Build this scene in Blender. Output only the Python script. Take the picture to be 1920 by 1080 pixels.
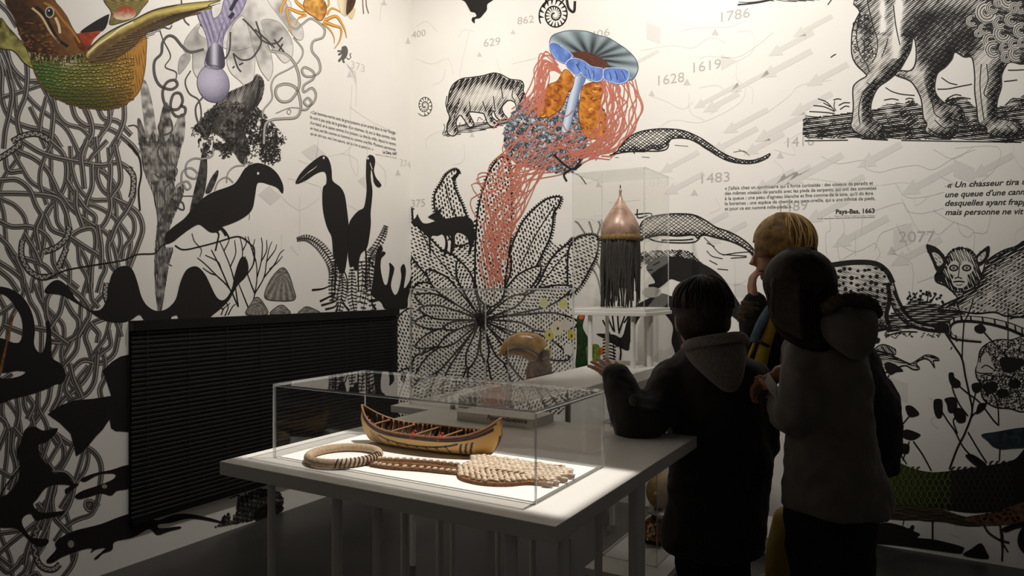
import bpy, bmesh, math, random
import numpy as np
from mathutils import Vector, Matrix
from mathutils.geometry import tessellate_polygon

random.seed(7); RNG = np.random.default_rng(11)
scene = bpy.context.scene
for o in list(bpy.data.objects): bpy.data.objects.remove(o)
COL = scene.collection

# ---------------------------------------------------------------- camera
FPX, CX, HY, EYE = 1330.0, 960.0, 535.0, 1.25      # focal length in pixels, centre, horizon, eye height
cam_d = bpy.data.cameras.new('camera'); cam = bpy.data.objects.new('camera', cam_d); COL.objects.link(cam)
cam_d.sensor_width = 36.0; cam_d.lens = FPX / 1920.0 * 36.0
cam_d.shift_y = -(540.0 - HY) / 1920.0
cam_d.clip_start = 0.02
cam.location = (0, 0, EYE); cam.rotation_euler = (math.pi/2, 0, 0)
scene.camera = cam

# room axes: A runs along the left wall away from us, B along the back wall to the right
A = Vector((0.5107, 0.8598, 0)); B = Vector((0.8598, -0.5107, 0))
ROT = math.atan2(B.y, B.x)
P_BACK, Q_LEFT = 3.838, -3.085
def PQ(p, q, z=0.0): return Vector((p*A.x+q*B.x, p*A.y+q*B.y, z))
def W(u, v, D): return Vector(((u-CX)/FPX*D, D, EYE-(v-HY)/FPX*D))          # a point seen at u,v standing D metres away
def WZ(u, v, z): D = (EYE-z)*FPX/(v-HY); return Vector(((u-CX)/FPX*D, D, z))  # a point lying on a level surface

# ---------------------------------------------------------------- world, lights, exposure
vs = scene.view_settings
vs.view_transform = 'Standard'; vs.look = 'None'; vs.gamma = 1.0; vs.use_curve_mapping = False; vs.exposure = 0.0
scene.cycles.transparent_max_bounces = 40
world = bpy.data.worlds.new('world'); scene.world = world; world.use_nodes = True
world.node_tree.nodes['Background'].inputs[0].default_value = (1.0, 0.93, 0.84, 1)
world.node_tree.nodes['Background'].inputs[1].default_value = 0.05

def spot(name, loc, target, power, angle, blend=1.0, color=(1, 0.964, 0.918), radius=0.06):
    d = bpy.data.lights.new(name, 'SPOT'); d.energy = power; d.color = color
    d.spot_size = math.radians(angle); d.spot_blend = blend; d.shadow_soft_size = radius
    o = bpy.data.objects.new(name, d); COL.objects.link(o); o.location = loc
    o.rotation_euler = (Vector(target)-Vector(loc)).to_track_quat('-Z', 'Y').to_euler()
    return o
def framed(o, hx0, hx1, hy0, hy1, soft=0.004):
    """framing projector: shutters cut the beam to a rectangle"""
    d = o.data; d.use_nodes = True; nt = d.node_tree; n = nt.nodes; L = nt.links
    em = n['Emission']; tc = n.new('ShaderNodeTexCoord'); sp = n.new('ShaderNodeSeparateXYZ'); L.new(tc.outputs['Normal'], sp.inputs[0])
    def m(op, a, b=None):
        k = n.new('ShaderNodeMath'); k.operation = op
        for i, x in enumerate((a, b)):
            if x is None: continue
            if isinstance(x, (int, float)): k.inputs[i].default_value = x
            else: L.new(x, k.inputs[i])
        return k.outputs[0]
    az = m('ABSOLUTE', sp.outputs[2]); x = m('DIVIDE', sp.outputs[0], az); y = m('DIVIDE', sp.outputs[1], az)
    def edge(v, lo, hi):
        mr = n.new('ShaderNodeMapRange'); mr.interpolation_type = 'SMOOTHSTEP'; L.new(v, mr.inputs[0])
        mr.inputs[1].default_value = lo; mr.inputs[2].default_value = hi; mr.inputs[3].default_value = 0; mr.inputs[4].default_value = 1
        return mr.outputs[0]
    e = m('MULTIPLY', edge(x, hx0-soft, hx0+soft), m('SUBTRACT', 1.0, edge(x, hx1-soft, hx1+soft)))
    f = m('MULTIPLY', edge(y, hy0-soft, hy0+soft), m('SUBTRACT', 1.0, edge(y, hy1-soft, hy1+soft)))
    L.new(m('MULTIPLY', e, f), em.inputs[1])

def wallpt(u, v, left=False):
    d = Vector(((u-CX)/FPX, 1, -(v-HY)/FPX))
    t = Q_LEFT/(d.x*B.x+d.y*B.y) if left else P_BACK/(d.x*A.x+d.y*A.y)
    return Vector((0, 0, EYE)) + d*t
WALL_LIGHTS = [
    # name, position, aim, power, cone
    ('back_wall_spot', PQ(1.5, -1.55, 3.95), wallpt(1130, 90), 290, 82),
    ('right_wall_spot', PQ(1.5, 0.0, 3.95), wallpt(1540, 80), 260, 70),
    ('left_wall_spot', PQ(2.5, -1.3, 3.95), wallpt(600, 150, True), 220, 82),
    ('far_left_wall_spot', PQ(1.2, -1.2, 3.95), wallpt(170, 200, True), 128, 82),
]
for nm, lo, ta, po, an in WALL_LIGHTS: spot(nm, lo, ta, po, an)
spot('gourd_spot', PQ(2.2, -1.0, 3.9), PQ(3.38, -1.37, 1.45), 60, 22, 0.6)
spot('hornbill_spot', PQ(2.0, -0.9, 3.9), PQ(2.94, -1.66, 0.95), 105, 16, 0.6)
LP = (1.90, -0.62, 3.9)                                   # framing projector over the front table, pointing straight down
case_spot = spot('table_spot', PQ(*LP), PQ(LP[0], LP[1], 0), 520, 46, 0.05, (1, 0.96, 0.91), 0.015)
case_spot.rotation_euler = (0, 0, ROT)
fh = LP[2]-0.8
framed(case_spot, (-1.60-LP[1])/fh, (-0.615-LP[1])/fh, (1.232-LP[0])/fh, (1.62-LP[0])/fh, 0.006)
spot('low_case_spot', PQ(2.6, -0.5, 3.9), PQ(2.89, -1.0, 0.35), 40, 8, 0.5)

# ---------------------------------------------------------------- helpers
def lin(c): return c/12.92 if c <= 0.04045 else ((c+0.055)/1.055)**2.4
def rgb(*c):
    if len(c) == 1: c = c[0]
    return tuple(lin(x/255.0) for x in c)
MATS = {}
def mat(name, color=(0.8, 0.8, 0.8), rough=0.5, metal=0.0, spec=0.5, noise=0.0, scale=20.0, bump=0.0, color2=None, attr=None, sheen=0.0):
    if name in MATS: return MATS[name]
    m = bpy.data.materials.new(name); m.use_nodes = True; nt = m.node_tree; n = nt.nodes; L = nt.links
    b = n['Principled BSDF']; b.inputs['Roughness'].default_value = rough; b.inputs['Metallic'].default_value = metal
    b.inputs['Specular IOR Level'].default_value = spec; b.inputs['Base Color'].default_value = (*color, 1)
    if sheen: b.inputs['Sheen Weight'].default_value = sheen
    src = None
    if attr:
        a = n.new('ShaderNodeAttribute'); a.attribute_name = attr; src = a.outputs['Color']
    if noise or bump:
        tc = n.new('ShaderNodeTexCoord'); nz = n.new('ShaderNodeTexNoise'); nz.inputs['Scale'].default_value = scale
        nz.inputs['Detail'].default_value = 6; L.new(tc.outputs['Object'], nz.inputs['Vector'])
        if noise:
            mx = n.new('ShaderNodeMix'); mx.data_type = 'RGBA'
            c2 = color2 or tuple(x*(1-noise) for x in color)
            rp = n.new('ShaderNodeValToRGB'); rp.color_ramp.elements[0].position = 0.35; rp.color_ramp.elements[1].position = 0.65
            L.new(nz.outputs['Fac'], rp.inputs[0])
            if attr: rp.color_ramp.elements[1].color = (noise, noise, noise, 1)
            L.new(rp.outputs[0], mx.inputs['Factor'])
            if src: L.new(src, mx.inputs['A']); 
            else: mx.inputs['A'].default_value = (*color, 1)
            mx.inputs['B'].default_value = (*c2, 1); src = mx.outputs['Result']
        if bump:
            bp = n.new('ShaderNodeBump'); bp.inputs['Strength'].default_value = bump; bp.inputs['Distance'].default_value = 0.01
            L.new(nz.outputs['Fac'], bp.inputs['Height']); L.new(bp.outputs[0], b.inputs['Normal'])
    if src: L.new(src, b.inputs['Base Color'])
    MATS[name] = m; return m
def acrylic(name, tint=(0.985, 0.985, 0.98)):
    if name in MATS: return MATS[name]
    m = bpy.data.materials.new(name); m.use_nodes = True; nt = m.node_tree; n = nt.nodes; L = nt.links
    n.remove(n['Principled BSDF']); out = n['Material Output']
    fr = n.new('ShaderNodeFresnel'); gm = n.new('ShaderNodeNewGeometry')      # only the outer faces of the thin sheet mirror
    mr = n.new('ShaderNodeMapRange'); mr.inputs[3].default_value = 1.49; mr.inputs[4].default_value = 1.0
    L.new(gm.outputs['Backfacing'], mr.inputs[0]); L.new(mr.outputs[0], fr.inputs[0])
    tr = n.new('ShaderNodeBsdfTransparent'); tr.inputs[0].default_value = (*tint, 1)
    gl = n.new('ShaderNodeBsdfGlossy'); gl.inputs['Roughness'].default_value = 0.015
    mx = n.new('ShaderNodeMixShader'); L.new(fr.outputs[0], mx.inputs[0]); L.new(tr.outputs[0], mx.inputs[1]); L.new(gl.outputs[0], mx.inputs[2])
    L.new(mx.outputs[0], out.inputs[0]); MATS[name] = m; return m
def acrylic_edge(name):
    if name in MATS: return MATS[name]
    m = bpy.data.materials.new(name); m.use_nodes = True; nt = m.node_tree; n = nt.nodes; L = nt.links
    b = n['Principled BSDF']; b.inputs['Base Color'].default_value = (0.75, 0.76, 0.75, 1); b.inputs['Roughness'].default_value = 0.15
    tr = n.new('ShaderNodeBsdfTransparent'); mx = n.new('ShaderNodeMixShader'); mx.inputs[0].default_value = 0.6
    L.new(tr.outputs[0], mx.inputs[1]); L.new(b.outputs[0], mx.inputs[2]); L.new(mx.outputs[0], n['Material Output'].inputs[0])
    MATS[name] = m; return m

def link(name, me, material=None, parent=None, smooth=False):
    o = bpy.data.objects.new(name, me); COL.objects.link(o)
    if material is not None:
        for mm in (material if isinstance(material, (list, tuple)) else [material]): me.materials.append(mm)
    if parent is not None: o.parent = parent
    if smooth: me.polygons.foreach_set('use_smooth', [True]*len(me.polygons))
    return o
def obj(name, bm, material=None, parent=None, smooth=False, bevel=0.0):
    me = bpy.data.meshes.new(name); bm.normal_update(); bm.to_mesh(me); bm.free()
    o = link(name, me, material, parent, smooth)
    if bevel:
        md = o.modifiers.new('bevel', 'BEVEL'); md.width = bevel; md.segments = 2; md.limit_method = 'ANGLE'
    return o
def pyobj(name, verts, faces, material=None, parent=None, smooth=False):
    me = bpy.data.meshes.new(name); me.from_pydata([tuple(v) for v in verts], [], faces); me.update()
    return link(name, me, material, parent, smooth)
def tag(o, label, cat=None, group=None, kind=None):
    o['label'] = label
    if cat: o['category'] = cat
    if group: o['group'] = group
    if kind: o['kind'] = kind
    return o
def thing(name, label, cat, loc=(0, 0, 0), rz=0.0, group=None):
    o = bpy.data.objects.new(name, None); COL.objects.link(o); o.location = loc; o.rotation_euler = (0, 0, rz)
    o.empty_display_size = 0.05
    return tag(o, label, cat, group)
def box(bm, x0, x1, y0, y1, z0, z1):
    v = [bm.verts.new(p) for p in ((x0,y0,z0),(x1,y0,z0),(x1,y1,z0),(x0,y1,z0),(x0,y0,z1),(x1,y0,z1),(x1,y1,z1),(x0,y1,z1))]
    return [bm.faces.new([v[i] for i in f]) for f in ((3,2,1,0),(4,5,6,7),(0,1,5,4),(1,2,6,5),(2,3,7,6),(3,0,4,7))]
def boxobj(name, dims, material, parent=None, bevel=0.0):
    bm = bmesh.new(); box(bm, *dims); return obj(name, bm, material, parent, False, bevel)
def cyl(bm, x, y, z0, z1, r, seg=20):
    a = []; b = []
    for i in range(seg):
        t = 2*math.pi*i/seg; a.append(bm.verts.new((x+r*math.cos(t), y+r*math.sin(t), z0))); b.append(bm.verts.new((x+r*math.cos(t), y+r*math.sin(t), z1)))
    for i in range(seg):
        j = (i+1) % seg; bm.faces.new((a[i], a[j], b[j], b[i]))
    bm.faces.new(a[::-1]); bm.faces.new(b)
def cr(pts, n=8, closed=False):
    """Catmull-Rom samples through points (any dimension)"""
    P = np.asarray(pts, float); N = len(P)
    if N < 3: 
        t = np.linspace(0, 1, n+1)[:, None]; return P[0]*(1-t)+P[-1]*t
    if closed: Q = np.vstack([P[-1], P, P[0], P[1]]); segs = N
    else: Q = np.vstack([2*P[0]-P[1], P, 2*P[-1]-P[-2]]); segs = N-1
    t = np.linspace(0, 1, n, endpoint=False)[:, None]; out = []
    for i in range(segs):
        p0, p1, p2, p3 = Q[i], Q[i+1], Q[i+2], Q[i+3]
        out.append(0.5*((2*p1)+(p2-p0)*t+(2*p0-5*p1+4*p2-p3)*t**2+(3*p1-p0-3*p2+p3)*t**3))
    r = np.vstack(out)
    return r if closed else np.vstack([r, P[-1:]])
def tube(bm, pts, radii, seg=10, caps=True, flat=1.0):
    """swept tube through 3d points; radii one number or a list"""
    P = [Vector(p) for p in pts]; n = len(P)
    if isinstance(radii, (int, float)): radii = [radii]*n
    rings = []; up = None
    for i in range(n):
        d = (P[min(i+1, n-1)]-P[max(i-1, 0)])
        if d.length < 1e-9: d = Vector((0, 0, 1))
        d.normalize()
        if up is None:
            up = Vector((0, 0, 1)) if abs(d.z) < 0.9 else Vector((1, 0, 0))
        s = d.cross(up)
        if s.length < 1e-6: s = d.orthogonal()
        s.normalize(); up = s.cross(d).normalized()
        rings.append([bm.verts.new(P[i]+(s*math.cos(2*math.pi*k/seg)+up*flat*math.sin(2*math.pi*k/seg))*radii[i]) for k in range(seg)])
    for a, b in zip(rings, rings[1:]):
        for k in range(seg):
            j = (k+1) % seg; bm.faces.new((a[k], a[j], b[j], b[k]))
    if caps: bm.faces.new(rings[0][::-1]); bm.faces.new(rings[-1])
def ellipsoid(bm, c, r, seg=16, rings=10, rot=None):
    m = Matrix.Translation(Vector(c)) @ (rot.to_matrix().to_4x4() if rot is not None else Matrix.Identity(4)) @ Matrix.Diagonal((*r, 1))
    bmesh.ops.create_uvsphere(bm, u_segments=seg, v_segments=rings, radius=1.0, matrix=m)
def lathe(bm, prof, seg=32, c=(0, 0, 0)):
    rows = []
    for r, z in prof:
        rows.append([bm.verts.new((c[0]+r*math.cos(2*math.pi*k/seg), c[1]+r*math.sin(2*math.pi*k/seg), c[2]+z)) for k in range(seg)] if r > 1e-6 else [bm.verts.new((c[0], c[1], c[2]+z))])
    for a, b in zip(rows, rows[1:]):
        for k in range(seg):
            j = (k+1) % seg
            if len(a) == 1 and len(b) > 1: bm.faces.new((a[0], b[k], b[j]))
            elif len(b) == 1 and len(a) > 1: bm.faces.new((a[k], b[0], a[j]))
            elif len(a) > 1: bm.faces.new((a[k], b[k], b[j], a[j]))

# ---------------------------------------------------------------- the room
M_WALL = mat('mural_paper', rgb(226, 221, 212), 0.55, spec=0.3, noise=0.03, scale=3.0)
M_FLOOR = mat('dark_polished_concrete', (0.045, 0.042, 0.038), 0.38, noise=0.35, scale=2.2, bump=0.03)
M_CEIL = mat('black_ceiling', (0.02, 0.02, 0.02), 0.8)
M_WHITE = mat('white_lacquer', rgb(228, 224, 216), 0.32)
ROOM_H = 4.2
def quadobj(name, pts, m): return pyobj(name, pts, [tuple(range(len(pts)))], m)
def slab_room(name, p0, p1, q0, q1, z0, z1, m):
    c = [PQ(p0, q0), PQ(p0, q1), PQ(p1, q1), PQ(p1, q0)]
    bm = bmesh.new(); lo = [bm.verts.new((v.x, v.y, z0)) for v in c]; hi = [bm.verts.new((v.x, v.y, z1)) for v in c]
    bm.faces.new(lo[::-1]); bm.faces.new(hi)
    for i in range(4): j = (i+1) % 4; bm.faces.new((lo[i], lo[j], hi[j], hi[i]))
    bmesh.ops.recalc_face_normals(bm, faces=bm.faces)
    return obj(name, bm, m)
floor = slab_room('floor', -2.5, P_BACK+0.1, Q_LEFT-0.1, 3.0, -0.1, 0.0, M_FLOOR); tag(floor, 'dark grey polished concrete floor', kind='structure')
wall_left = slab_room('wall_left', -2.5, P_BACK, Q_LEFT-0.1, Q_LEFT, 0, ROOM_H, M_WALL); tag(wall_left, 'left wall papered with a black and white animal mural', kind='structure')
wall_back = slab_room('wall_back', P_BACK, P_BACK+0.1, Q_LEFT-0.1, 3.0, 0, ROOM_H, M_WALL); tag(wall_back, 'right hand wall papered with animal engravings and quotations', kind='structure')
ceiling = slab_room('ceiling', -2.5, P_BACK+0.1, Q_LEFT-0.1, 3.0, ROOM_H, ROOM_H+0.1, M_CEIL); tag(ceiling, 'black ceiling', kind='structure')
# ---------------------------------------------------------------- venetian blind on the left wall
def leftwall(s, z, off=0.0): return PQ(P_BACK-s, Q_LEFT+off, z)
M_SLAT = mat('black_slat', (0.004, 0.004, 0.004), 0.45, spec=0.28)
M_BLK = mat('black_fabric_backing', (0.004, 0.004, 0.004), 0.8)
S0, S1, ZT, ZB = 0.172, 1.993, 1.092, 0.185
blind = thing('venetian_blind', 'wide black slatted blind set into the left wall', 'blind', leftwall((S0+S1)/2, ZB), ROT-math.pi/2)
# local x runs along -A? build in local axes: x = along wall, y = into room
blind.rotation_euler = (0, 0, math.atan2(A.y, A.x)); HW = (S1-S0)/2; HT = ZT-ZB
boxobj('backing', (-HW, HW, -0.004, -0.001, 0, HT), M_BLK, blind)
boxobj('head_rail', (-HW, HW, -0.040, -0.005, HT-0.045, HT), M_SLAT, blind)
boxobj('bottom_rail', (-HW, HW, -0.034, -0.008, 0.0, 0.016), M_SLAT, blind)
bm = bmesh.new(); NS = 40; pitch = (HT-0.062)/NS
prof = [(-0.003, -0.0095), (-0.0055, -0.003), (-0.0045, 0.004), (-0.001, 0.0078), (0.005, 0.0095)]
rows = []
for (y, z) in prof: rows.append((bm.verts.new((-HW, y, z)), bm.verts.new((HW, y, z))))
rows2 = []
for (y, z) in prof: rows2.append((bm.verts.new((-HW, y, z+0.0012)), bm.verts.new((HW, y, z+0.0012))))
for r in (rows, rows2):
    for a, b in zip(r, r[1:]): bm.faces.new((a[0], a[1], b[1], b[0]))
bm.faces.new((rows[0][0], rows[0][1], rows2[0][1], rows2[0][0])); bm.faces.new((rows[-1][0], rows[-1][1], rows2[-1][1], rows2[-1][0]))
bm.faces.new([r[0] for r in rows]+[r[0] for r in rows2[::-1]]); bm.faces.new([r[1] for r in rows]+[r[1] for r in rows2[::-1]])
bmesh.ops.recalc_face_normals(bm, faces=bm.faces)
slat0 = obj('slat', bm, M_SLAT, blind); slat0.location = (0, -0.020, 0.026)
for i in range(1, NS):
    c = slat0.copy(); COL.objects.link(c); c.location = (0, -0.020, 0.026+i*pitch)
for k in range(9):
    x = -HW+0.07+k*(2*HW-0.14)/8
    boxobj('ladder_cord', (x-0.0015, x+0.0015, -0.0335, -0.0325, 0.01, HT-0.04), M_BLK, blind)

# ---------------------------------------------------------------- tables
def make_table(name, label, p0, p1, q0, q1, ztop, thick, legs, cat='table', group=None):
    """slab table: legs = (p, q, radius)"""
    root = thing(name, label, cat, PQ((p0+p1)/2, (q0+q1)/2, 0), ROT, group)
    hx, hy = (q1-q0)/2, (p1-p0)/2
    boxobj('table_top', (-hx, hx, -hy, hy, ztop-thick, ztop), M_WHITE, root, 0.0015)
    for (p, q, r) in legs:
        bm = bmesh.new(); cyl(bm, q-(q0+q1)/2, p-(p0+p1)/2, 0, ztop-thick, r); obj('leg', bm, M_WHITE, root, False)
    return root
def ray_leg(u, p=None, q=None):
    """where the line of sight through column u meets a given p or q"""
    dx = (u-CX)/FPX; dp = dx*A.x+A.y; dq = dx*B.x+B.y
    t = (p/dp) if p is not None else (q/dq)
    return t*dp, t*dq, t
TZ = 0.80
def legs_at(spec):
    out = []
    for u, wpx, kw in spec:
        p, q, t = ray_leg(u, **kw); out.append((p, q, wpx/FPX*t/2))
    return out
main_table = make_table('display_table', 'white display table in front carrying the canoe case', 1.178, 2.100, -1.570, -0.606, TZ, 0.034,
    legs_at([(509, 14, dict(p=1.24)), (632, 20, dict(p=1.26)), (708, 19, dict(p=1.30)), (759, 16, dict(p=1.70)), (825, 15, dict(p=2.0)),
             (958, 25, dict(p=1.24)), (1057, 22, dict(q=-0.645)), (1122, 15, dict(q=-0.80)), (1194, 31, dict(q=-0.645))]))
rear_table = make_table('narrow_table', 'long narrow white table behind the front table', 2.118, 3.55, -1.485, -1.168, 0.85, 0.046,
    legs_at([(849, 10, dict(p=2.2))])+[(2.2, -1.22, 0.013), (3.45, -1.44, 0.013), (3.45, -1.22, 0.013)])
horn_table = make_table('hornbill_table', 'white table beside the blind carrying the hornbill case', 2.42, 3.22, -2.06, -1.492, 0.72, 0.03,
    [(2.5, -2.0, 0.014), (2.5, -1.55, 0.014), (3.15, -2.0, 0.014), (3.15, -1.55, 0.014)])
low_table = make_table('low_table', 'low white table behind the legs of the boy', 2.50, 3.30, -1.16, -0.86, 0.16, 0.03,
    [(2.56, -1.12, 0.014), (2.795, -0.877, 0.012), (3.22, -1.12, 0.014), (3.0, -0.879, 0.016)])
# white box added in place of a brightly lit patch of floor
lit_patch = tag(boxobj('lit_patch_box', (-0.18, 0.18, -0.16, 0.16, 0, 0.08), M_WHITE, None, 0.004), 'low white box standing in for a brightly lit patch of floor', 'lit_patch')
lit_patch.location = PQ(3.60, -0.80); lit_patch.rotation_euler = (0, 0, ROT)

# pedestal table for the gourd
ped = thing('pedestal_table', 'small white pedestal table under the gourd vitrine, standing on the narrow table', 'table', PQ(3.391, -1.365, 0.85), ROT)
boxobj('table_top', (-0.20, 0.20, -0.194, 0.194, 0.252, 0.270), M_WHITE, ped, 0.002)
boxobj('upper_board', (-0.193, 0.193, -0.187, 0.187, 0.270, 0.286), M_WHITE, ped, 0.002)
for (x, y, r) in ((-0.10, -0.165, 0.0115), (-0.105, 0.06, 0.0095), (0.125, -0.165, 0.012), (0.13, 0.0, 0.011), (0.172, -0.06, 0.016)):
    bm = bmesh.new(); cyl(bm, x, y, 0, 0.252, r); obj('leg', bm, M_WHITE, ped)

# ---------------------------------------------------------------- acrylic cases
M_AC = acrylic('clear_acrylic'); M_ED = acrylic_edge('acrylic_cut_edge')
def acrylic_case(name, label, p0, p1, q0, q1, z0, z1, th=0.005):
    root = thing(name, label, 'display case', PQ((p0+p1)/2, (q0+q1)/2, z0), ROT)
    X, Y, H = (q1-q0)/2, (p1-p0)/2, z1-z0
    def panel(nm, d):
        bm = bmesh.new(); fs = box(bm, *d)
        ar = sorted(fs, key=lambda f: -f.calc_area())
        for f in ar[:2]: f.material_index = 0
        for f in ar[2:]: f.material_index = 1
        obj(nm, bm, [M_AC, M_ED], root)
    panel('front_panel', (-X, X, -Y, -Y+th, 0, H-th)); panel('back_panel', (-X, X, Y-th, Y, 0, H-th))
    panel('side_panel', (-X, -X+th, -Y+th, Y-th, 0, H-th)); panel('side_panel', (X-th, X, -Y+th, Y-th, 0, H-th))
    panel('top_panel', (-X, X, -Y, Y, H-th, H))
    return root
def pq_of(v): return v.x*A.x+v.y*A.y, v.x*B.x+v.y*B.y
pF, qF = pq_of(WZ(1001, 950, TZ)); pL, qL = pq_of(WZ(517, 857, TZ)); pR, qR = pq_of(WZ(1132, 876, TZ))
CASE = ((pF+pL)/2, pR, qL, (qF+qR)/2)
canoe_case = acrylic_case('acrylic_case', 'low clear acrylic case over the model canoe', *CASE, TZ, 0.993, 0.006)
M_FELT = mat('white_case_board', rgb(243, 241, 238), 0.6)
board = tag(boxobj('case_board', (-(CASE[3]-CASE[2])/2+0.012, (CASE[3]-CASE[2])/2-0.012, -(CASE[1]-CASE[0])/2+0.012, (CASE[1]-CASE[0])/2-0.012, 0, 0.003), M_FELT), 'bright white base board inside the canoe case', 'board')
board.location = PQ((CASE[0]+CASE[1])/2, (CASE[2]+CASE[3])/2, TZ); board.rotation_euler = (0, 0, ROT)
horn_case = acrylic_case('acrylic_case', 'tall clear acrylic case around the hornbill head', 2.49, 3.12, -2.012, -1.500, 0.72, 1.237, 0.008)
gourd_case = acrylic_case('acrylic_case', 'narrow upright acrylic vitrine around the pointed gourd', 3.208, 3.574, -1.553, -1.177, 1.136, 1.813, 0.005)
low_case = acrylic_case('acrylic_case', 'acrylic case on the low table around the furry figure', 2.642, 3.20, -1.15, -0.917, 0.16, 0.70, 0.006)

# ---------------------------------------------------------------- text helper (flat lettering as meshes)
def text_mesh(s, shear=0.0, bold=0.0):
    cu = bpy.data.curves.new('t', 'FONT'); cu.body = s; cu.shear = shear; cu.offset = bold; cu.resolution_u = 3
    o = bpy.data.objects.new('t', cu); COL.objects.link(o); dg = bpy.context.evaluated_depsgraph_get()
    me = bpy.data.meshes.new_from_object(o.evaluated_get(dg))
    V = np.array([v.co[:2] for v in me.vertices]).reshape(-1, 2); F = [tuple(p.vertices) for p in me.polygons]
    bpy.data.objects.remove(o); bpy.data.curves.remove(cu); bpy.data.meshes.remove(me)
    return V, F
# label on the edge of the narrow table
V, F = text_mesh('Papous mélanésienne', 0.25, 0.02)
V = (V-V.min(0))/(V[:, 0].max()-V[:, 0].min())*0.15
cap = thing('caption_block', 'low white caption block with black lettering behind the canoe case', 'caption block', PQ(2.015, -1.224, TZ), ROT)
boxobj('block', (-0.146, 0.146, -0.070, 0.070, 0, 0.029), M_WHITE, cap, 0.001)
lab = pyobj('lettering', [(x-0.025, -0.0706, 0.009+y*1.2) for x, y in V], F, mat('black_ink', (0.01, 0.01, 0.01), 0.6), cap); lab['label'] = 'small black italic lettering'

# ---------------------------------------------------------------- model canoe
M_PAINT = mat('painted_bark', attr='Col', rough=0.55, noise=0.12, scale=90, color2=rgb(170, 122, 66))
M_WOOD = mat('canoe_wood', rgb(150, 105, 68), 0.55, noise=0.3, scale=60)
M_DWOOD = mat('canoe_dark_rib', rgb(84, 58, 36), 0.6, noise=0.4, scale=60)
M_RED = mat('red_ribbon', rgb(200, 30, 40), 0.6)
pc = WZ(690, 828, TZ+0.003); pd = WZ(925, 858, TZ+0.003)
canoe = thing('model_canoe', 'tan bark model canoe painted with dark blue lines in the acrylic case', 'model boat')
dirc = (pd-pc); ang = math.atan2(dirc.y, dirc.x); mid = (pc+pd)/2
canoe.location = (mid.x, mid.y, TZ+0.003); canoe.rotation_euler = (0, 0, ang)
CL = 0.452; CB = 0.070
def c_beam(t): return CB*max(0.0, 1-abs(t)**2.3)**0.85
def c_sheer(t): return 0.050+0.052*abs(t)**4.2
def c_keel(t): return 0.0+0.010*abs(t)**5
def c_pt(t, s, side, inset=0.0):
    """t along the boat, s from keel (0) to gunwale (1)"""
    w = c_beam(t); zk, zs = c_keel(t), c_sheer(t)
    y = w*(1-(1-s)**2.4)**0.55
    end = abs(t)**7
    x = t*CL/2*(1-end*(0.105*(1-s)**2.2)+end*0.035*math.sin(math.pi*min(1, s*1.1)))
    return (x, side*max(0.0, y-inset), zk+(zs-zk)*s+inset*0.5)
tan, navy = np.array(rgb(222, 182, 112)), np.array(rgb(28, 34, 58))
def c_col(t, s):
    if s > 0.78 and s < 0.90 and abs(t) < 0.93: return navy
    for tc in (0.60, 0.66, 0.72, -0.60, -0.66, -0.72):
        if abs(t-tc-(0.6-s)*0.10*np.sign(tc)*-1) < 0.013 and 0.12 < s < 0.68: return navy
    arc = 0.42+0.24*(t/0.55)**2
    if abs(t) < 0.57 and abs(s-arc) < 0.05: return navy
    for tc in (-0.42, -0.28, -0.14, 0.0, 0.14, 0.28, 0.42):
        if abs(t-tc-(0.5-s)*0.05) < 0.011 and s < arc: return navy
    if abs(abs(t)-0.93) < 0.010 and abs(s-0.84) < 0.05: return navy
    if s < 0.05 and abs(t) > 0.4: return navy
    if abs(t) > 0.978 and s < 0.55: return navy
    return tan
for side, nm in ((1, 'hull_side'), (-1, 'hull_side')):
    NT, NSx = 200, 44; vs_, cs_ = [], []
    for i in range(NT+1):
        t = math.sin((i/NT*2-1)*math.pi/2)
        for j in range(NSx+1):
            s = j/NSx; vs_.append(c_pt(t, s, side)); cs_.append((*c_col(t, s), 1))
    fs_ = [(i*(NSx+1)+j, (i+1)*(NSx+1)+j, (i+1)*(NSx+1)+j+1, i*(NSx+1)+j+1)[::(1 if side < 0 else -1)] for i in range(NT) for j in range(NSx)]
    h = pyobj(nm, vs_, fs_, M_PAINT, canoe, True)
    ca = h.data.color_attributes.new('Col', 'FLOAT_COLOR', 'POINT'); ca.data.foreach_set('color', np.array(cs_, np.float32).ravel())
vs_, fs_ = [], []
NT, NSx = 80, 12
for side in (1, -1):
    o0 = len(vs_)
    for i in range(NT+1):
        t = (i/NT*2-1)*0.97
        for j in range(NSx+1): vs_.append(c_pt(t, j/NSx*0.99, side, 0.004))
    fs_ += [(o0+i*(NSx+1)+j, o0+(i+1)*(NSx+1)+j, o0+(i+1)*(NSx+1)+j+1, o0+i*(NSx+1)+j+1) for i in range(NT) for j in range(NSx)]
pyobj('lining', vs_, fs_, M_DWOOD, canoe, True)
for k in range(27):
    t = (k/26*2-1)*0.84; bm = bmesh.new()
    pts = [c_pt(t, s, 1, 0.006) for s in np.linspace(1, 0.02, 7)]+[c_pt(t, s, -1, 0.006) for s in np.linspace(0.02, 1, 7)]
    tube(bm, pts, 0.0028, 6); obj('rib', bm, M_WOOD if k % 2 else M_DWOOD, canoe, True)
for side in (1, -1):
    bm = bmesh.new(); ts = np.sin(np.linspace(-1, 1, 61)*math.pi/2)
    tube(bm, [Vector(c_pt(t, 1.0, side))+Vector((0, side*0.001, 0.001)) for t in ts], 0.0032, 8); obj('gunwale', bm, M_WOOD, canoe, True)
    bm = bmesh.new(); tube(bm, [Vector(c_pt(t, 0.95, side))+Vector((0, side*0.0015, -0.0005)) for t in ts*0.97], 0.0022, 6); obj('lashing', bm, M_DWOOD, canoe, True)
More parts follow.
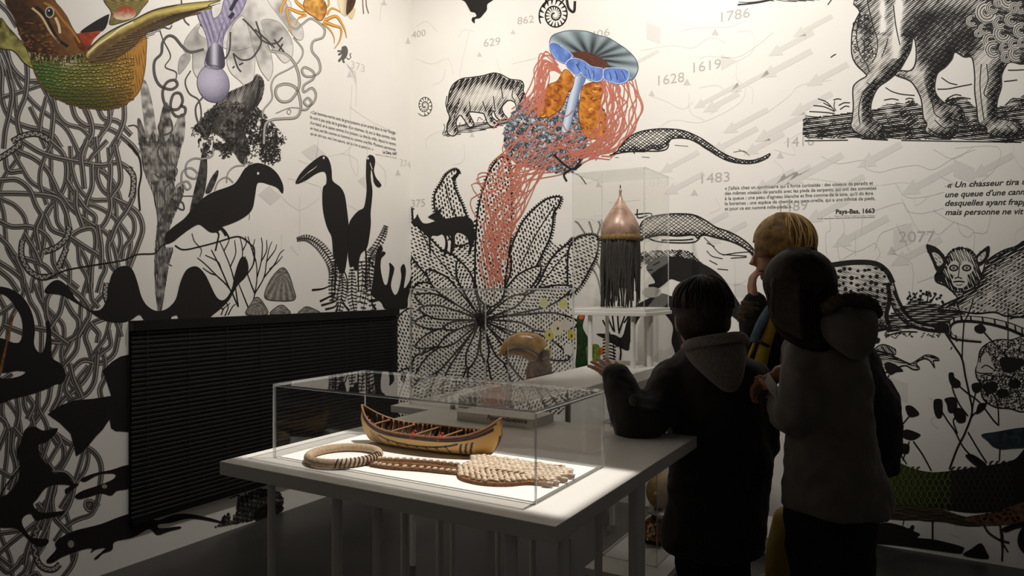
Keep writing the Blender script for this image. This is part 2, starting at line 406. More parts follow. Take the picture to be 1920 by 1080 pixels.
for k, t in enumerate((-0.70, -0.38, -0.03, 0.33, 0.68)):
    w = c_beam(t); z = c_sheer(t)-0.003; bm = bmesh.new()
    tube(bm, [(t*CL/2, -w, z), (t*CL/2, 0, z+0.0005), (t*CL/2, w, z)], [0.0034, 0.003, 0.0034], 8); obj('thwart', bm, M_WOOD, canoe, True)
for t in (0.0, 0.36):
    bm = bmesh.new(); w = c_beam(t); z = c_sheer(t)
    ellipsoid(bm, (t*CL/2, -w+0.003, z+0.003), (0.006, 0.005, 0.005), 10, 6); ellipsoid(bm, (t*CL/2+0.003, -w+0.007, z+0.009), (0.004, 0.004, 0.005), 8, 6)
    ellipsoid(bm, (t*CL/2-0.004, -w-0.002, z-0.003), (0.004, 0.002, 0.006), 8, 6); obj('red_tie', bm, M_RED, canoe, True)
for sgn in (1, -1):
    bm = bmesh.new()
    for k in range(9):
        s = 0.55+0.05*k; c = Vector(c_pt(sgn*0.995, s, 1)); ellipsoid(bm, c, (0.0035, 0.0035, 0.002), 8, 5)
    obj('stem_stitching', bm, M_WOOD, canoe, True)

# ---------------------------------------------------------------- ring
rc = WZ(645, 853, TZ+0.014); ring = thing('woven_ring', 'pale braided fibre ring with a dark patterned patch beside the canoe', 'ring', (rc.x, rc.y, TZ+0.003))
bm = bmesh.new(); R0, r0 = 0.0885, 0.0108; N1, N2 = 120, 14; g = []
for i in range(N1):
    t = 2*math.pi*i/N1; row = []
    for j in range(N2):
        f = 2*math.pi*j/N2; rr = r0*(1+0.035*math.sin(40*t+f*2)); row.append(bm.verts.new(((R0+rr*math.cos(f))*math.cos(t), (R0+rr*math.cos(f))*math.sin(t), r0+rr*math.sin(f))))
    g.append(row)
for i in range(N1):
    for j in range(N2): bm.faces.new((g[i][j], g[(i+1) % N1][j], g[(i+1) % N1][(j+1) % N2], g[i][(j+1) % N2]))
obj('hoop', bm, mat('pale_fibre', rgb(196, 168, 136), 0.8, noise=0.25, scale=160, bump=0.3), ring, True)
M_DSTR = mat('dark_fibre', rgb(70, 44, 34), 0.8)
for k in range(13):
    t = math.radians(-88+k*6.5); bm = bmesh.new()
    pts = [((R0+(r0+0.0006)*math.cos(f))*math.cos(t+0.04*math.sin(f)), (R0+(r0+0.0006)*math.cos(f))*math.sin(t+0.04*math.sin(f)), r0+(r0+0.0006)*math.sin(f)) for f in np.linspace(-0.9, 1.9, 9)]
    tube(bm, pts, [0.0012+0.001*math.sin(math.pi*i/8) for i in range(9)], 6); obj('dark_stitch', bm, M_DSTR, ring, True)

# ---------------------------------------------------------------- shell ornament
M_CORD = mat('brown_plaited_cord', rgb(146, 100, 62), 0.85, noise=0.4, scale=120, bump=0.5)
M_SHELL = mat('cream_shell', rgb(236, 214, 186), 0.35, noise=0.25, scale=200)
orn = thing('shell_ornament', 'brown plaited strap and fan covered with small cream shells on the white board', 'shell ornament', WZ(870, 888, TZ+0.003))
oo = orn.location.copy()
def tb(u, v, h=0.003): return WZ(u, v, TZ+0.003)-oo+Vector((0, 0, h-0.0))
strands = [[(690, 868), (720, 866), (770, 868), (820, 872), (870, 878)], [(696, 875), (730, 880), (790, 884), (840, 889), (884, 893)], [(694, 871), (730, 873), (790, 876), (850, 883), (880, 888)]]
for s in strands:
    c = cr(s, 8); bm = bmesh.new(); tube(bm, [tb(u, v, 0.0050) for u, v in c], 0.0048, 8); obj('plaited_strand', bm, M_CORD, orn, True)
bm = bmesh.new()
for k in range(9): ellipsoid(bm, tb(684+random.uniform(0, 26), 869+random.uniform(-3, 6), 0.007), (0.009, 0.006, 0.006), 8, 6)
obj('knot', bm, mat('dark_knot', rgb(110, 70, 48), 0.85, noise=0.5, scale=150), orn, True)
fan = cr([(862, 884), (857, 894), (868, 903), (905, 911), (950, 913), (990, 910), (1025, 912), (1050, 905), (1068, 896), (1058, 884), (1030, 878), (990, 870), (950, 866), (915, 861), (890, 863), (884, 872)], 5, True)
bm = bmesh.new(); top = [bm.verts.new(tb(u, v, 0.008)) for u, v in fan]; bot = [bm.verts.new(tb(u, v, 0.0002)) for u, v in fan]
tess = tessellate_polygon([[v.co for v in top]])
for t in tess: bm.faces.new([top[i] for i in t])
for i in range(len(top)): j = (i+1) % len(top); bm.faces.new((top[i], bot[i], bot[j], top[j]))
bmesh.ops.recalc_face_normals(bm, faces=bm.faces); obj('fan_mat', bm, M_CORD, orn)
bm = bmesh.new(); ellipsoid(bm, (0, 0, 0), (0.0062, 0.0036, 0.003), 8, 5); shell_me = bpy.data.meshes.new('shell'); bm.to_mesh(shell_me); bm.free(); shell_me.materials.append(M_SHELL)
shell_me.polygons.foreach_set('use_smooth', [True]*len(shell_me.polygons))
def shell(pos, rz, s=1.0):
    o = bpy.data.objects.new('shell', shell_me); COL.objects.link(o); o.parent = orn; o.location = pos; o.rotation_euler = (random.uniform(-.3, .3), random.uniform(-.5, .1), rz); o.scale = (s, s, s)
def inside(pt, poly):
    x, y = pt; c = False; n = len(poly)
    for i in range(n):
        x1, y1 = poly[i]; x2, y2 = poly[i-1]
        if (y1 > y) != (y2 > y) and x < (x2-x1)*(y-y1)/(y2-y1)+x1: c = not c
    return c
for s in strands[:2]:
    c = cr(s, 8)
    for k in range(2, len(c)-1, 2):
        a = tb(*c[k]); b = tb(*c[min(k+1, len(c)-1)]); shell(tb(c[k][0], c[k][1], 0.0105), math.atan2(b.y-a.y, b.x-a.x)+0.25, 1.1)
FW = [tuple((WZ(u, v, TZ)-oo)[:2]) for u, v in fan]
ns = 0; ax = Vector((B.x, B.y)); ay = Vector((A.x, A.y))
c0 = Vector(FW[0])
for iy in range(-20, 26):
    for ix in range(-3, 34):
        p = c0+ax*(ix*0.0160+(0.0080 if iy % 2 else 0))+ay*(iy*0.0105)
        if inside(p, FW) and ns < 255:
            lens = abs((p-c0-ax*0.115-ay*0.010).x)/0.05 < 1 and abs((p-c0-ax*0.115-ay*0.008).dot(ay)) < 0.006
            if lens: continue
            shell((p.x, p.y, 0.0105), math.atan2(ax.y, ax.x)+(0.5 if iy > 0 else -0.5)+random.uniform(-.35, .35), random.uniform(1.35, 1.7)); ns += 1
for (u, v) in ((1040, 911), (1056, 905), (1069, 898), (1066, 888), (1050, 881), (1028, 914)):
    bm = bmesh.new(); a = tb(u-12, v-1, 0.0065); b = tb(u+8, v+1, 0.0055); tube(bm, [a, (a+b)/2, b], [0.005, 0.006, 0.003], 8); obj('tassel', bm, M_CORD, orn, True)
    shell(tb(u, v, 0.010), ROT, 1.1); shell(tb(u+6, v, 0.009), ROT+0.4, 0.9)
bm = bmesh.new(); ellipsoid(bm, tb(922, 889, 0.012), (0.012, 0.005, 0.004), 12, 8, rot=Matrix.Rotation(ROT, 3, 'Z').to_euler()); lw = obj('large_shell', bm, M_SHELL, orn, True)

# ---------------------------------------------------------------- gourd with beaded fringe
gd = thing('fringed_gourd', 'coppery pointed gourd headpiece with a long dark beaded fringe in the vitrine', 'headpiece', PQ(3.391, -1.372, 1.136))
M_COP = mat('coppery_gourd', rgb(196, 164, 146), 0.34, metal=0.1, noise=0.35, scale=14, color2=rgb(146, 112, 90))
prof = [(0.0, 0.605), (0.006, 0.604), (0.0075, 0.592), (0.006, 0.582), (0.008, 0.566), (0.018, 0.545), (0.034, 0.520), (0.055, 0.490), (0.074, 0.460), (0.090, 0.430), (0.098, 0.405), (0.100, 0.385), (0.097, 0.370), (0.094, 0.362), (0.090, 0.362), (0.092, 0.40)]
bm = bmesh.new(); lathe(bm, prof, 40); obj('gourd', bm, M_COP, gd, True)
bm = bmesh.new(); lathe(bm, [(0.088, 0.372), (0.101, 0.370), (0.103, 0.350), (0.098, 0.338), (0.086, 0.340)], 40); obj('straw_band', bm, mat('straw_band', rgb(150, 118, 66), 0.8, noise=0.5, scale=120, bump=0.6), gd, True)
bm = bmesh.new(); lathe(bm, [(0.0, 0.607), (0.004, 0.612), (0.002, 0.626), (0.0, 0.628)], 10); obj('knob', bm, mat('dark_knob', (0.03, 0.03, 0.03), 0.4), gd, True)
M_BEAD = mat('dark_beaded_fringe', rgb(24, 21, 19), 0.5, noise=0.75, scale=260, color2=rgb(76, 69, 61), bump=0.8)
for k in range(46):
    t = 2*math.pi*k/46; r1 = 0.088+random.uniform(-0.006, 0.004); ln = random.choice([0.0, 0.0, 0.03, 0.08, 0.0]); r2 = r1*random.uniform(0.85, 1.12)
    bm = bmesh.new(); zs = np.linspace(0.352, 0.004+ln, 8)
    pts = [(math.cos(t+0.05*math.sin(z*30+k))*(r1+(r2-r1)*i/7), math.sin(t+0.05*math.sin(z*30+k))*(r1+(r2-r1)*i/7), z) for i, z in enumerate(zs)]
    tube(bm, pts, [0.0095, 0.010, 0.0095, 0.009, 0.008, 0.006, 0.0045, 0.003], 7); obj('bead_strand', bm, M_BEAD, gd, True)
bm = bmesh.new(); lathe(bm, [(0.0, 0.35), (0.082, 0.35), (0.078, 0.20), (0.06, 0.12), (0.03, 0.10), (0, 0.10)], 24); obj('inner_bead_mass', bm, M_BEAD, gd, True)

# ---------------------------------------------------------------- hornbill head
DB = 3.36; hb = thing('carved_hornbill', 'golden brown carved hornbill head with a large curved bill in the tall case', 'bird carving', W(1006, 744, DB)); hb.location.z = 0.72
ho = hb.location.copy()
M_BILL = mat('horn_bill', rgb(200, 156, 84), 0.28, noise=0.35, scale=18, color2=rgb(140, 98, 46))
M_DARKH = mat('dark_horn', rgb(52, 38, 24), 0.5, noise=0.3, scale=60)
M_FEATH = mat('golden_plumage', rgb(124, 86, 38), 0.6, noise=0.6, scale=26, color2=rgb(42, 28, 14), bump=0.6)
def hw(u, v, d=0.0): return W(u, v, DB+d)-ho
c = cr([(936, 668, 1.5), (946, 654, 8), (960, 643, 13), (980, 639, 17), (1000, 645, 20), (1014, 658, 19)], 6)
bm = bmesh.new(); tube(bm, [hw(u, v) for u, v, r in c], [r/FPX*DB for u, v, r in c], 16); obj('upper_bill', bm, M_BILL, hb, True)
c = cr([(944, 668, 1.5), (960, 661, 6), (980, 660, 9), (1000, 668, 13), (1012, 674, 14)], 6)
bm = bmesh.new(); tube(bm, [hw(u, v) for u, v, r in c], [r/FPX*DB for u, v, r in c], 14); obj('lower_bill', bm, M_BILL, hb, True)
c = cr([(948, 660), (965, 653), (985, 653), (1005, 662), (1016, 674)], 6)
bm = bmesh.new(); tube(bm, [hw(u, v, -0.045) for u, v in c], 0.0035, 8); obj('mouth_line', bm, M_DARKH, hb, True)
c = cr([(968, 630, 4), (985, 628, 7), (1003, 634, 8), (1018, 648, 5)], 6)
bm = bmesh.new(); tube(bm, [hw(u, v) for u, v, r in c], [r/FPX*DB for u, v, r in c], 12); obj('casque', bm, M_DARKH, hb, True)
bm = bmesh.new()
c = cr([(1015, 655, 15), (1012, 680, 20), (1008, 700, 22), (1009, 722, 23), (1009, 743, 23)], 5); tube(bm, [hw(u, v, 0.01) for u, v, r in c], [r/FPX*DB for u, v, r in c], 18)
c = cr([(1020, 672, 7), (1026, 690, 9), (1022, 706, 10), (1020, 724, 9)], 5); tube(bm, [hw(u, v, -0.03) for u, v, r in c], [r/FPX*DB for u, v, r in c], 12)
c = cr([(1000, 690, 7), (1006, 705, 9), (1000, 716, 9), (1004, 728, 8)], 5); tube(bm, [hw(u, v, -0.04) for u, v, r in c], [r/FPX*DB for u, v, r in c], 12)
neck = obj('head_and_neck', bm, M_FEATH, hb, True); md = neck.modifiers.new('r', 'REMESH'); md.mode = 'VOXEL'; md.voxel_size = 0.005; md.use_smooth_shade = True
bm = bmesh.new(); lathe(bm, [(0, 0.0), (0.066, 0.0), (0.067, 0.006), (0.058, 0.010), (0, 0.010)], 32); obj('stand', bm, M_DARKH, hb)

# ---------------------------------------------------------------- furry figure in the low case
DF = 3.00; ff = thing('furry_figure', 'tan faced figure with a dark hat and an orange fur body in the low case', 'figurine', W(1230, 1020, DF)); ff.location.z = 0.16
fo = ff.location.copy()
def fw(u, v, d=0.0): return W(u, v, DF+d)-fo
M_TANF = mat('tan_head', rgb(205, 170, 112), 0.7, noise=0.3, scale=30, bump=0.3); M_FUR = mat('orange_fur', rgb(176, 112, 56), 0.9, noise=0.5, scale=70, bump=1.0, color2=rgb(100, 60, 28))
bm = bmesh.new(); ellipsoid(bm, fw(1246, 922), (0.078, 0.07, 0.078), 24, 16); ellipsoid(bm, fw(1230, 928, -0.05), (0.014, 0.014, 0.014), 8, 6); ellipsoid(bm, fw(1262, 922, -0.06), (0.02, 0.02, 0.012), 8, 6); h = obj('head', bm, M_TANF, ff, True)
bm = bmesh.new(); lathe(bm, [(0, 0.018), (0.02, 0.012), (0.055, 0.0), (0.058, -0.006), (0.03, -0.012), (0, -0.012)], 24, fw(1240, 958, -0.03)); obj('grey_collar', bm, mat('grey_metal_collar', rgb(150, 146, 150), 0.35, metal=0.7), ff, True)
bm = bmesh.new(); ellipsoid(bm, fw(1244, 972), (0.055, 0.05, 0.022), 16, 10); obj('dark_neckband', bm, mat('dark_neckband', rgb(40, 34, 30), 0.8, bump=0.5), ff, True)
bm = bmesh.new(); ellipsoid(bm, fw(1238, 992), (0.078, 0.065, 0.056), 24, 16); obj('fur_body', bm, M_FUR, ff, True)
bm = bmesh.new()
for k in range(26): ellipsoid(bm, fw(1222+random.uniform(-9, 9), 995+random.uniform(-12, 10), -0.065+random.uniform(0, .01)), (0.005,)*3, 6, 5)
obj('shell_bead_patch', bm, M_SHELL, ff, True)
bm = bmesh.new(); zf = fo.z
for k in range(30):
    a = random.uniform(0, 6.28); b0 = fw(1226, 1014)+Vector((0.05*math.cos(a)*random.random(), 0.05*math.sin(a)*random.random(), 0)); e = b0+Vector((random.uniform(-.02, .02), random.uniform(-.02, .02), 0)); e.z = 0.004
    tube(bm, [b0, (b0+e)/2, e], [0.006, 0.006, 0.002], 6)
obj('dark_fringe', bm, mat('dark_fringe', rgb(34, 24, 18), 0.9), ff, True)
# ---------------------------------------------------------------- the printed mural: flat ink shapes lying on the wall paper
M_INK = mat('mural_ink', attr='Col', rough=0.6, spec=0.25)
LAYER = [0]
BLACK, INK, GREY = rgb(30, 27, 25), rgb(44, 40, 37), rgb(130, 124, 118)
PAPER = rgb(220, 214, 204)
def Z(col, row, s):
    v = [float(x) for x in s.replace(',', ' ').split()]
    return [(480*col+v[i]/4, 270*row+v[i+1]/4) for i in range(0, len(v), 2)]
def P_(s):
    v = [float(x) for x in s.replace(',', ' ').split()]
    return [(v[i], v[i+1]) for i in range(0, len(v), 2)]
def pip(X, Y, poly):
    X = np.asarray(X); Y = np.asarray(Y); c = np.zeros(X.shape, bool); n = len(poly)
    for i in range(n):
        x1, y1 = poly[i]; x2, y2 = poly[i-1]
        if y1 == y2: continue
        k = ((y1 > Y) != (y2 > Y)) & (X < (x2-x1)*(Y-y1)/(y2-y1)+x1); c ^= k
    return c
def edge_dist(X, Y, poly):
    """distance to the outline and the side it lies on"""
    best = np.full(X.shape, 1e9); nx = np.zeros(X.shape); ny = np.zeros(X.shape)
    P = np.asarray(poly); Q = np.roll(P, 1, 0)
    for (x1, y1), (x2, y2) in zip(P, Q):
        dx, dy = x2-x1, y2-y1; L2 = dx*dx+dy*dy
        if L2 < 1e-9: continue
        t = np.clip(((X-x1)*dx+(Y-y1)*dy)/L2, 0, 1); ex = X-(x1+t*dx); ey = Y-(y1+t*dy); d = np.hypot(ex, ey)
        k = d < best; best[k] = d[k]; nx[k] = -ex[k]; ny[k] = -ey[k]
    m = np.maximum(best, 1e-6)
    return best, nx/m, ny/m
def vnoise(X, Y, sc, seed=0):
    g = np.random.default_rng(seed).random((64, 64)); x = np.asarray(X)/sc; y = np.asarray(Y)/sc
    xi = np.floor(x).astype(int); yi = np.floor(y).astype(int); fx = x-xi; fy = y-yi; fx = fx*fx*(3-2*fx); fy = fy*fy*(3-2*fy)
    a = g[xi % 64, yi % 64]; b = g[(xi+1) % 64, yi % 64]; c = g[xi % 64, (yi+1) % 64]; d = g[(xi+1) % 64, (yi+1) % 64]
    return (a*(1-fx)+b*fx)*(1-fy)+(c*(1-fx)+d*fx)*fy
class Print:
    def __init__(s): s.v = []; s.o = []; s.c = []; s.f = []; s.n = 0; LAYER[0] += 1
    def up(s): LAYER[0] += 1; return s
    def add(s, V, F, C):
        V = np.asarray(V, float); n = len(V)
        C = np.asarray(C, float)
        if C.ndim == 1: C = np.tile(C, (n, 1))
        s.v.append(V); s.c.append(C); s.o.append(np.full(n, LAYER[0]))
        s.f += [tuple(int(i)+s.n for i in f) for f in F]; s.n += n
    def poly(s, pts, col=BLACK, smooth=True, n=4, raw=False):
        P = pts if raw else (cr(pts, n, True) if smooth else np.asarray(pts, float))
        tr = tessellate_polygon([[Vector((x, y, 0)) for x, y in P]])
        s.add(P, [t for t in tr], col); return P
    def stroke(s, pts, w, col=BLACK, n=5, w2=None, raw=False, prof=None):
        """ribbon; prof = list of colours across the width"""
        C = np.asarray(pts, float) if raw else cr(pts, n)
        N = len(C)
        if N < 2: return
        d = np.gradient(C, axis=0); d /= np.maximum(np.hypot(d[:, 0], d[:, 1]), 1e-6)[:, None]; nn = np.stack([-d[:, 1], d[:, 0]], 1)
        if callable(w): ww = np.array([w(i/(N-1)) for i in range(N)])
        else: ww = np.linspace(w, w if w2 is None else w2, N)
        if prof is None:
            V = np.vstack([C+nn*ww[:, None]/2, C-nn*ww[:, None]/2]); F = [(i, i+1, N+i+1, N+i) for i in range(N-1)]; s.add(V, F, col)
        else:
            K = len(prof); V = []; CC = []
            for k in range(K): V.append(C+nn*(ww[:, None]*(k/(K-1)-0.5))); CC.append(np.tile(prof[k], (N, 1)))
            F = [(k*N+i, k*N+i+1, (k+1)*N+i+1, (k+1)*N+i) for k in range(K-1) for i in range(N-1)]; s.add(np.vstack(V), F, np.vstack(CC))
    def segs(s, X1, Y1, X2, Y2, Wd, col=BLACK):
        """many short straight strokes at once"""
        X1, Y1, X2, Y2 = map(lambda a: np.asarray(a, float), (X1, Y1, X2, Y2)); Wd = np.broadcast_to(np.asarray(Wd, float), X1.shape)
        dx, dy = X2-X1, Y2-Y1; L = np.maximum(np.hypot(dx, dy), 1e-6); nx, ny = -dy/L*Wd/2, dx/L*Wd/2
        V = np.stack([np.stack([X1+nx, Y1+ny], 1), np.stack([X2+nx, Y2+ny], 1), np.stack([X2-nx, Y2-ny], 1), np.stack([X1-nx, Y1-ny], 1)], 1).reshape(-1, 2)
        n = len(X1)
        if n: s.add(V, np.arange(4*n).reshape(-1, 4), col)
    def outline(s, pts, w, col=BLACK, smooth=True, n=4, raw=False):
        C = pts if raw else (cr(pts, n, True) if smooth else np.asarray(pts, float)); C = np.vstack([C, C[:1]])
        s.stroke(C, w, col, raw=True)
    def hatch(s, poly, ang=30, gap=3.0, tone=None, col=BLACK, wmax=None, step=3.0, wob=0.6):
        """engraved shading: parallel strokes whose width follows tone(x, y, d, nx, ny) in 0..1"""
        P = np.asarray(poly, float); a = math.radians(ang); ca, sa = math.cos(a), math.sin(a)
        R = np.stack([P[:, 0]*ca+P[:, 1]*sa, -P[:, 0]*sa+P[:, 1]*ca], 1)
        us = np.arange(R[:, 0].min(), R[:, 0].max()+step, step); vs2 = np.arange(R[:, 1].min(), R[:, 1].max()+gap, gap)
        if len(us) < 2 or len(vs2) < 1: return
        U, V = np.meshgrid(us, vs2); V = V+wob*np.sin(U*0.13+V*0.7)
        X = U*ca-V*sa; Y = U*sa+V*ca; ins = pip(X, Y, P)
        d, nx, ny = edge_dist(X, Y, P) if tone else (None, None, None)
        T = np.clip(tone(X, Y, d, nx, ny), 0, 1) if tone else np.full(X.shape, 0.5)
        wm = wmax or gap*0.95; Wd = T*wm
        k = ins[:, :-1] & ins[:, 1:] & ((T[:, :-1]+T[:, 1:]) > 0.16)
        X1, Y1, X2, Y2, W1, W2 = X[:, :-1][k], Y[:, :-1][k], X[:, 1:][k], Y[:, 1:][k], Wd[:, :-1][k], Wd[:, 1:][k]
        if not len(X1): return
        dx, dy = X2-X1, Y2-Y1; L = np.maximum(np.hypot(dx, dy), 1e-6); ux, uy = -dy/L/2, dx/L/2
        Vv = np.stack([np.stack([X1+ux*W1, Y1+uy*W1], 1), np.stack([X2+ux*W2, Y2+uy*W2], 1), np.stack([X2-ux*W2, Y2-uy*W2], 1), np.stack([X1-ux*W1, Y1-uy*W1], 1)], 1).reshape(-1, 2)
        s.add(Vv, np.arange(4*len(X1)).reshape(-1, 4), col)
    def engrave(s, pts, ang=30, gap=3.0, light=(-0.5, -0.8), rim=14.0, base=0.25, line=2.2, fill=PAPER, smooth=True, extra=None, cross=0.0):
        P = cr(pts, 4, True) if smooth else np.asarray(pts, float)
        if fill is not None: s.poly(P, fill, raw=True); s.up()
        l = np.array(light)/np.hypot(*light)
        def tone(X, Y, d, nx, ny):
            t = base+np.exp(-d/rim)*(0.55-0.75*(nx*l[0]+ny*l[1]))+0.35*(vnoise(X, Y, 16, 3)-0.5)
            if extra is not None: t = t+extra(X, Y)
            return t
        s.hatch(P, ang, gap, tone)
        if cross: s.hatch(P, ang+70, gap*1.15, lambda X, Y, d, nx, ny: tone(X, Y, d, nx, ny)-cross)
        s.up(); s.outline(P, line, raw=True); return P
    def dashes(s, poly, ang=0, gap=6.0, ln=6.0, w=2.2, col=BLACK, jit=0.8, fan=None, keep=1.0):
        """rows of short dashes; fan=(cx,cy) makes rows run across lines out of that point"""
        P = np.asarray(poly, float); x0, y0 = P.min(0); x1, y1 = P.max(0); c = np.array([(x0+x1)/2, (y0+y1)/2]); R = np.hypot(x1-x0, y1-y0)/2+gap
        a = math.radians(ang); g = np.arange(-R, R, gap); h = np.arange(-R, R, ln*1.55)
        U, V = np.meshgrid(h, g); U = U+(np.arange(len(g)) % 2)[:, None]*ln*0.78
        U = U+RNG.uniform(-jit, jit, U.shape); V = V+RNG.uniform(-jit, jit, V.shape)
        X = c[0]+U*math.cos(a)-V*math.sin(a); Y = c[1]+U*math.sin(a)+V*math.cos(a)
        k = pip(X, Y, P) & (RNG.random(X.shape) < keep); X, Y = X[k], Y[k]
        if fan is not None: th = np.arctan2(Y-fan[1], X-fan[0])+math.radians(ang)
        else: th = np.full(X.shape, a)
        th = th+RNG.uniform(-.15, .15, X.shape); L = ln*RNG.uniform(.7, 1.15, X.shape)/2
        s.segs(X-np.cos(th)*L, Y-np.sin(th)*L, X+np.cos(th)*L, Y+np.sin(th)*L, w*RNG.uniform(.75, 1.2, X.shape), col)
    def paint(s, pts, fn, row=1.5, cell=3.0, smooth=True, raw=False):
        """area filled with printed colour that varies: fn(X, Y) -> rgb (linear)"""
        P = pts if raw else (cr(pts, 5, True) if smooth else np.asarray(pts, float))
        y0, y1 = P[:, 1].min(), P[:, 1].max(); n = max(2, int((y1-y0)/row)); ys = np.linspace(y0+0.01, y1-0.01, n); Q = np.roll(P, -1, 0)
        def spans(y):
            k = (P[:, 1] > y) != (Q[:, 1] > y); a, b = P[k], Q[k]; return np.sort(a[:, 0]+(b[:, 0]-a[:, 0])*(y-a[:, 1])/(b[:, 1]-a[:, 1]))
        V = []; F = []; m = 0
        S = [spans(y) for y in ys]
        for i in range(n-1):
            A_, B_ = S[i], S[i+1]
            if len(A_) != len(B_): A_ = B_ = (A_ if len(A_) < len(B_) else B_)
            for j in range(0, len(A_)-1, 2):
                k = max(1, int((A_[j+1]-A_[j])/cell)); t = np.linspace(0, 1, k+1)
                V.append(np.stack([A_[j]+(A_[j+1]-A_[j])*t, np.full(k+1, ys[i])], 1)); V.append(np.stack([B_[j]+(B_[j+1]-B_[j])*t, np.full(k+1, ys[i+1])], 1))
                F += [(m+q, m+q+1, m+k+2+q, m+k+1+q) for q in range(k)]; m += 2*(k+1)
        if not V: return P
        V = np.vstack(V); s.add(V, F, np.asarray(fn(V[:, 0], V[:, 1])).reshape(-1, 3)); return P
    def text(s, st, a, b, h, col=INK, shear=0.0, bold=0.0):
        """lettering along the base line a->b, capitals h high"""
        V, F = text_mesh(st, shear, bold); x0 = V[:, 0].min(); wd = V[:, 0].max()-x0
        a = np.array(a, float); b = np.array(b, float); d = (b-a)/np.hypot(*(b-a)); up = np.array([0.0, -1.0])
        U = (V[:, :1]-x0)/wd*np.hypot(*(b-a)); H = V[:, 1:]/0.72*h
        s.add(a+U*d+H*up, F, col)
    def finish(s, name, label, left=False):
        if not s.v: return
        V = np.vstack(s.v); O = np.concatenate(s.o)*0.000006+0.0004; C = np.vstack(s.c)
        dx = (V[:, 0]-CX)/FPX; dz = -(V[:, 1]-HY)/FPX
        if left: t = (Q_LEFT+O)/(dx*B.x+B.y)
        else: t = (P_BACK-O)/(dx*A.x+A.y)
        X = np.stack([dx*t, t, EYE+dz*t], 1)
        me = bpy.data.meshes.new(name); me.from_pydata(X.tolist(), [], s.f); me.update()
        ca = me.color_attributes.new('Col', 'FLOAT_COLOR', 'POINT'); ca.data.foreach_set('color', np.hstack([C, np.ones((len(C), 1))]).astype(np.float32).ravel())
        o = link(name, me, M_INK, wall_left if left else wall_back); o['label'] = label
        return o
def lerp(a, b, t): t = np.clip(np.asarray(t, float), 0, 1)[..., None]; return np.asarray(a)*(1-t)+np.asarray(b)*t
# ================================================================ LEFT WALL
D0, D1, D2, D3 = rgb(38, 35, 33), rgb(78, 73, 70), rgb(160, 153, 146), rgb(130, 124, 118)
ROPE = [D0, D1, D2, D2, D1, D0, D1, D3, D1, D0]
def rope(p, pts, w=10.5, w2=None): p.up(); p.stroke(pts, w, w2=w2, n=6, prof=ROPE)
def suckers(p, pts, w=11):
    """stretch of tentacle with a zigzag row of suckers"""
    p.up(); C = cr(pts, 10); p.stroke(C, w, D1, raw=True); p.up()
    d = np.gradient(C, axis=0); d /= np.hypot(d[:, 0], d[:, 1])[:, None]; nn = np.stack([-d[:, 1], d[:, 0]], 1)
    p.stroke(C+nn*w*0.44, w*0.16, D0, raw=True); p.stroke(C-nn*w*0.44, w*0.16, D0, raw=True)
    zz = C+nn*(np.where(np.arange(len(C)) % 4 < 2, 1, -1)*w*0.22)[:, None]; p.stroke(zz, w*0.22, rgb(176, 168, 160), raw=True)
# lettering, numbers, faint map
p = Print(); fa = rgb(206, 201, 193); fb = rgb(194, 189, 182); fc = rgb(196, 191, 184)
for s_ in ('600 240 590 320', '660 160 655 290 668 330', '560 300 585 310 600 300 640 288 670 300 670 330', '540 335 600 350 610 390 640 380 680 400', '690 250 690 330 715 340', '655 200 700 230 745 250', '562 370 562 470', '520 360 560 395 600 370', '700 300 722 320 722 350', '612 330 612 390', '650 120 668 150 667 200', '528 440 528 480', '560 480 545 462', '715 5 712 40', '640 290 660 275'):
    p.stroke(P_(s_), 1.1, fa, n=2)
for s_ in ('565 285 590 270 612 290 588 305', '484 365 505 348 527 370 507 385', '670 340 683 330 687 355', '650 120 668 135 668 160'): p.poly(P_(s_), fa, smooth=False)
for x, y in ((655, 140), (720, 5), (746, 324), (765, 77)): p.poly([(x-5, y+5), (x+5, y+5), (x, y-7)], fb, smooth=False)
p.up(); p.text('373', (658, 127), (684, 136), 15, fb); p.text('374', (750, 311), (770, 316), 14, fb)
p.finish('printed_map_marks', 'faint grey map lines and numbers printed on the left wall', True)
p = Print()
T00 = ['0 370 60 430 100 540 150 640 230 750 330 840 420 900 500 970 560 1080 590 1160', '0 480 15 560 10 680 30 800 90 900 200 950 330 980 400 1020 440 1080', '55 390 90 500 190 600 300 610',
 '50 720 150 690 300 640', '200 480 205 580 190 720 150 820 130 900 150 1010', '330 660 380 760 400 850 390 980 380 1080', '400 740 430 850 500 930 620 970 700 1080 720 1150', '540 790 570 880 640 940 740 950 850 980 980 1080 1020 1130',
 '740 820 780 890 880 910 960 990', '820 820 820 920 760 1010 700 1080', '930 780 930 900 890 1010 850 1080', '640 800 680 900 690 1000 650 1080 620 1180', '340 760 310 880 300 1000 330 1080', '60 560 90 700 70 850 40 980 30 1080', '0 30 60 90 110 170', '20 380 60 480 80 560']
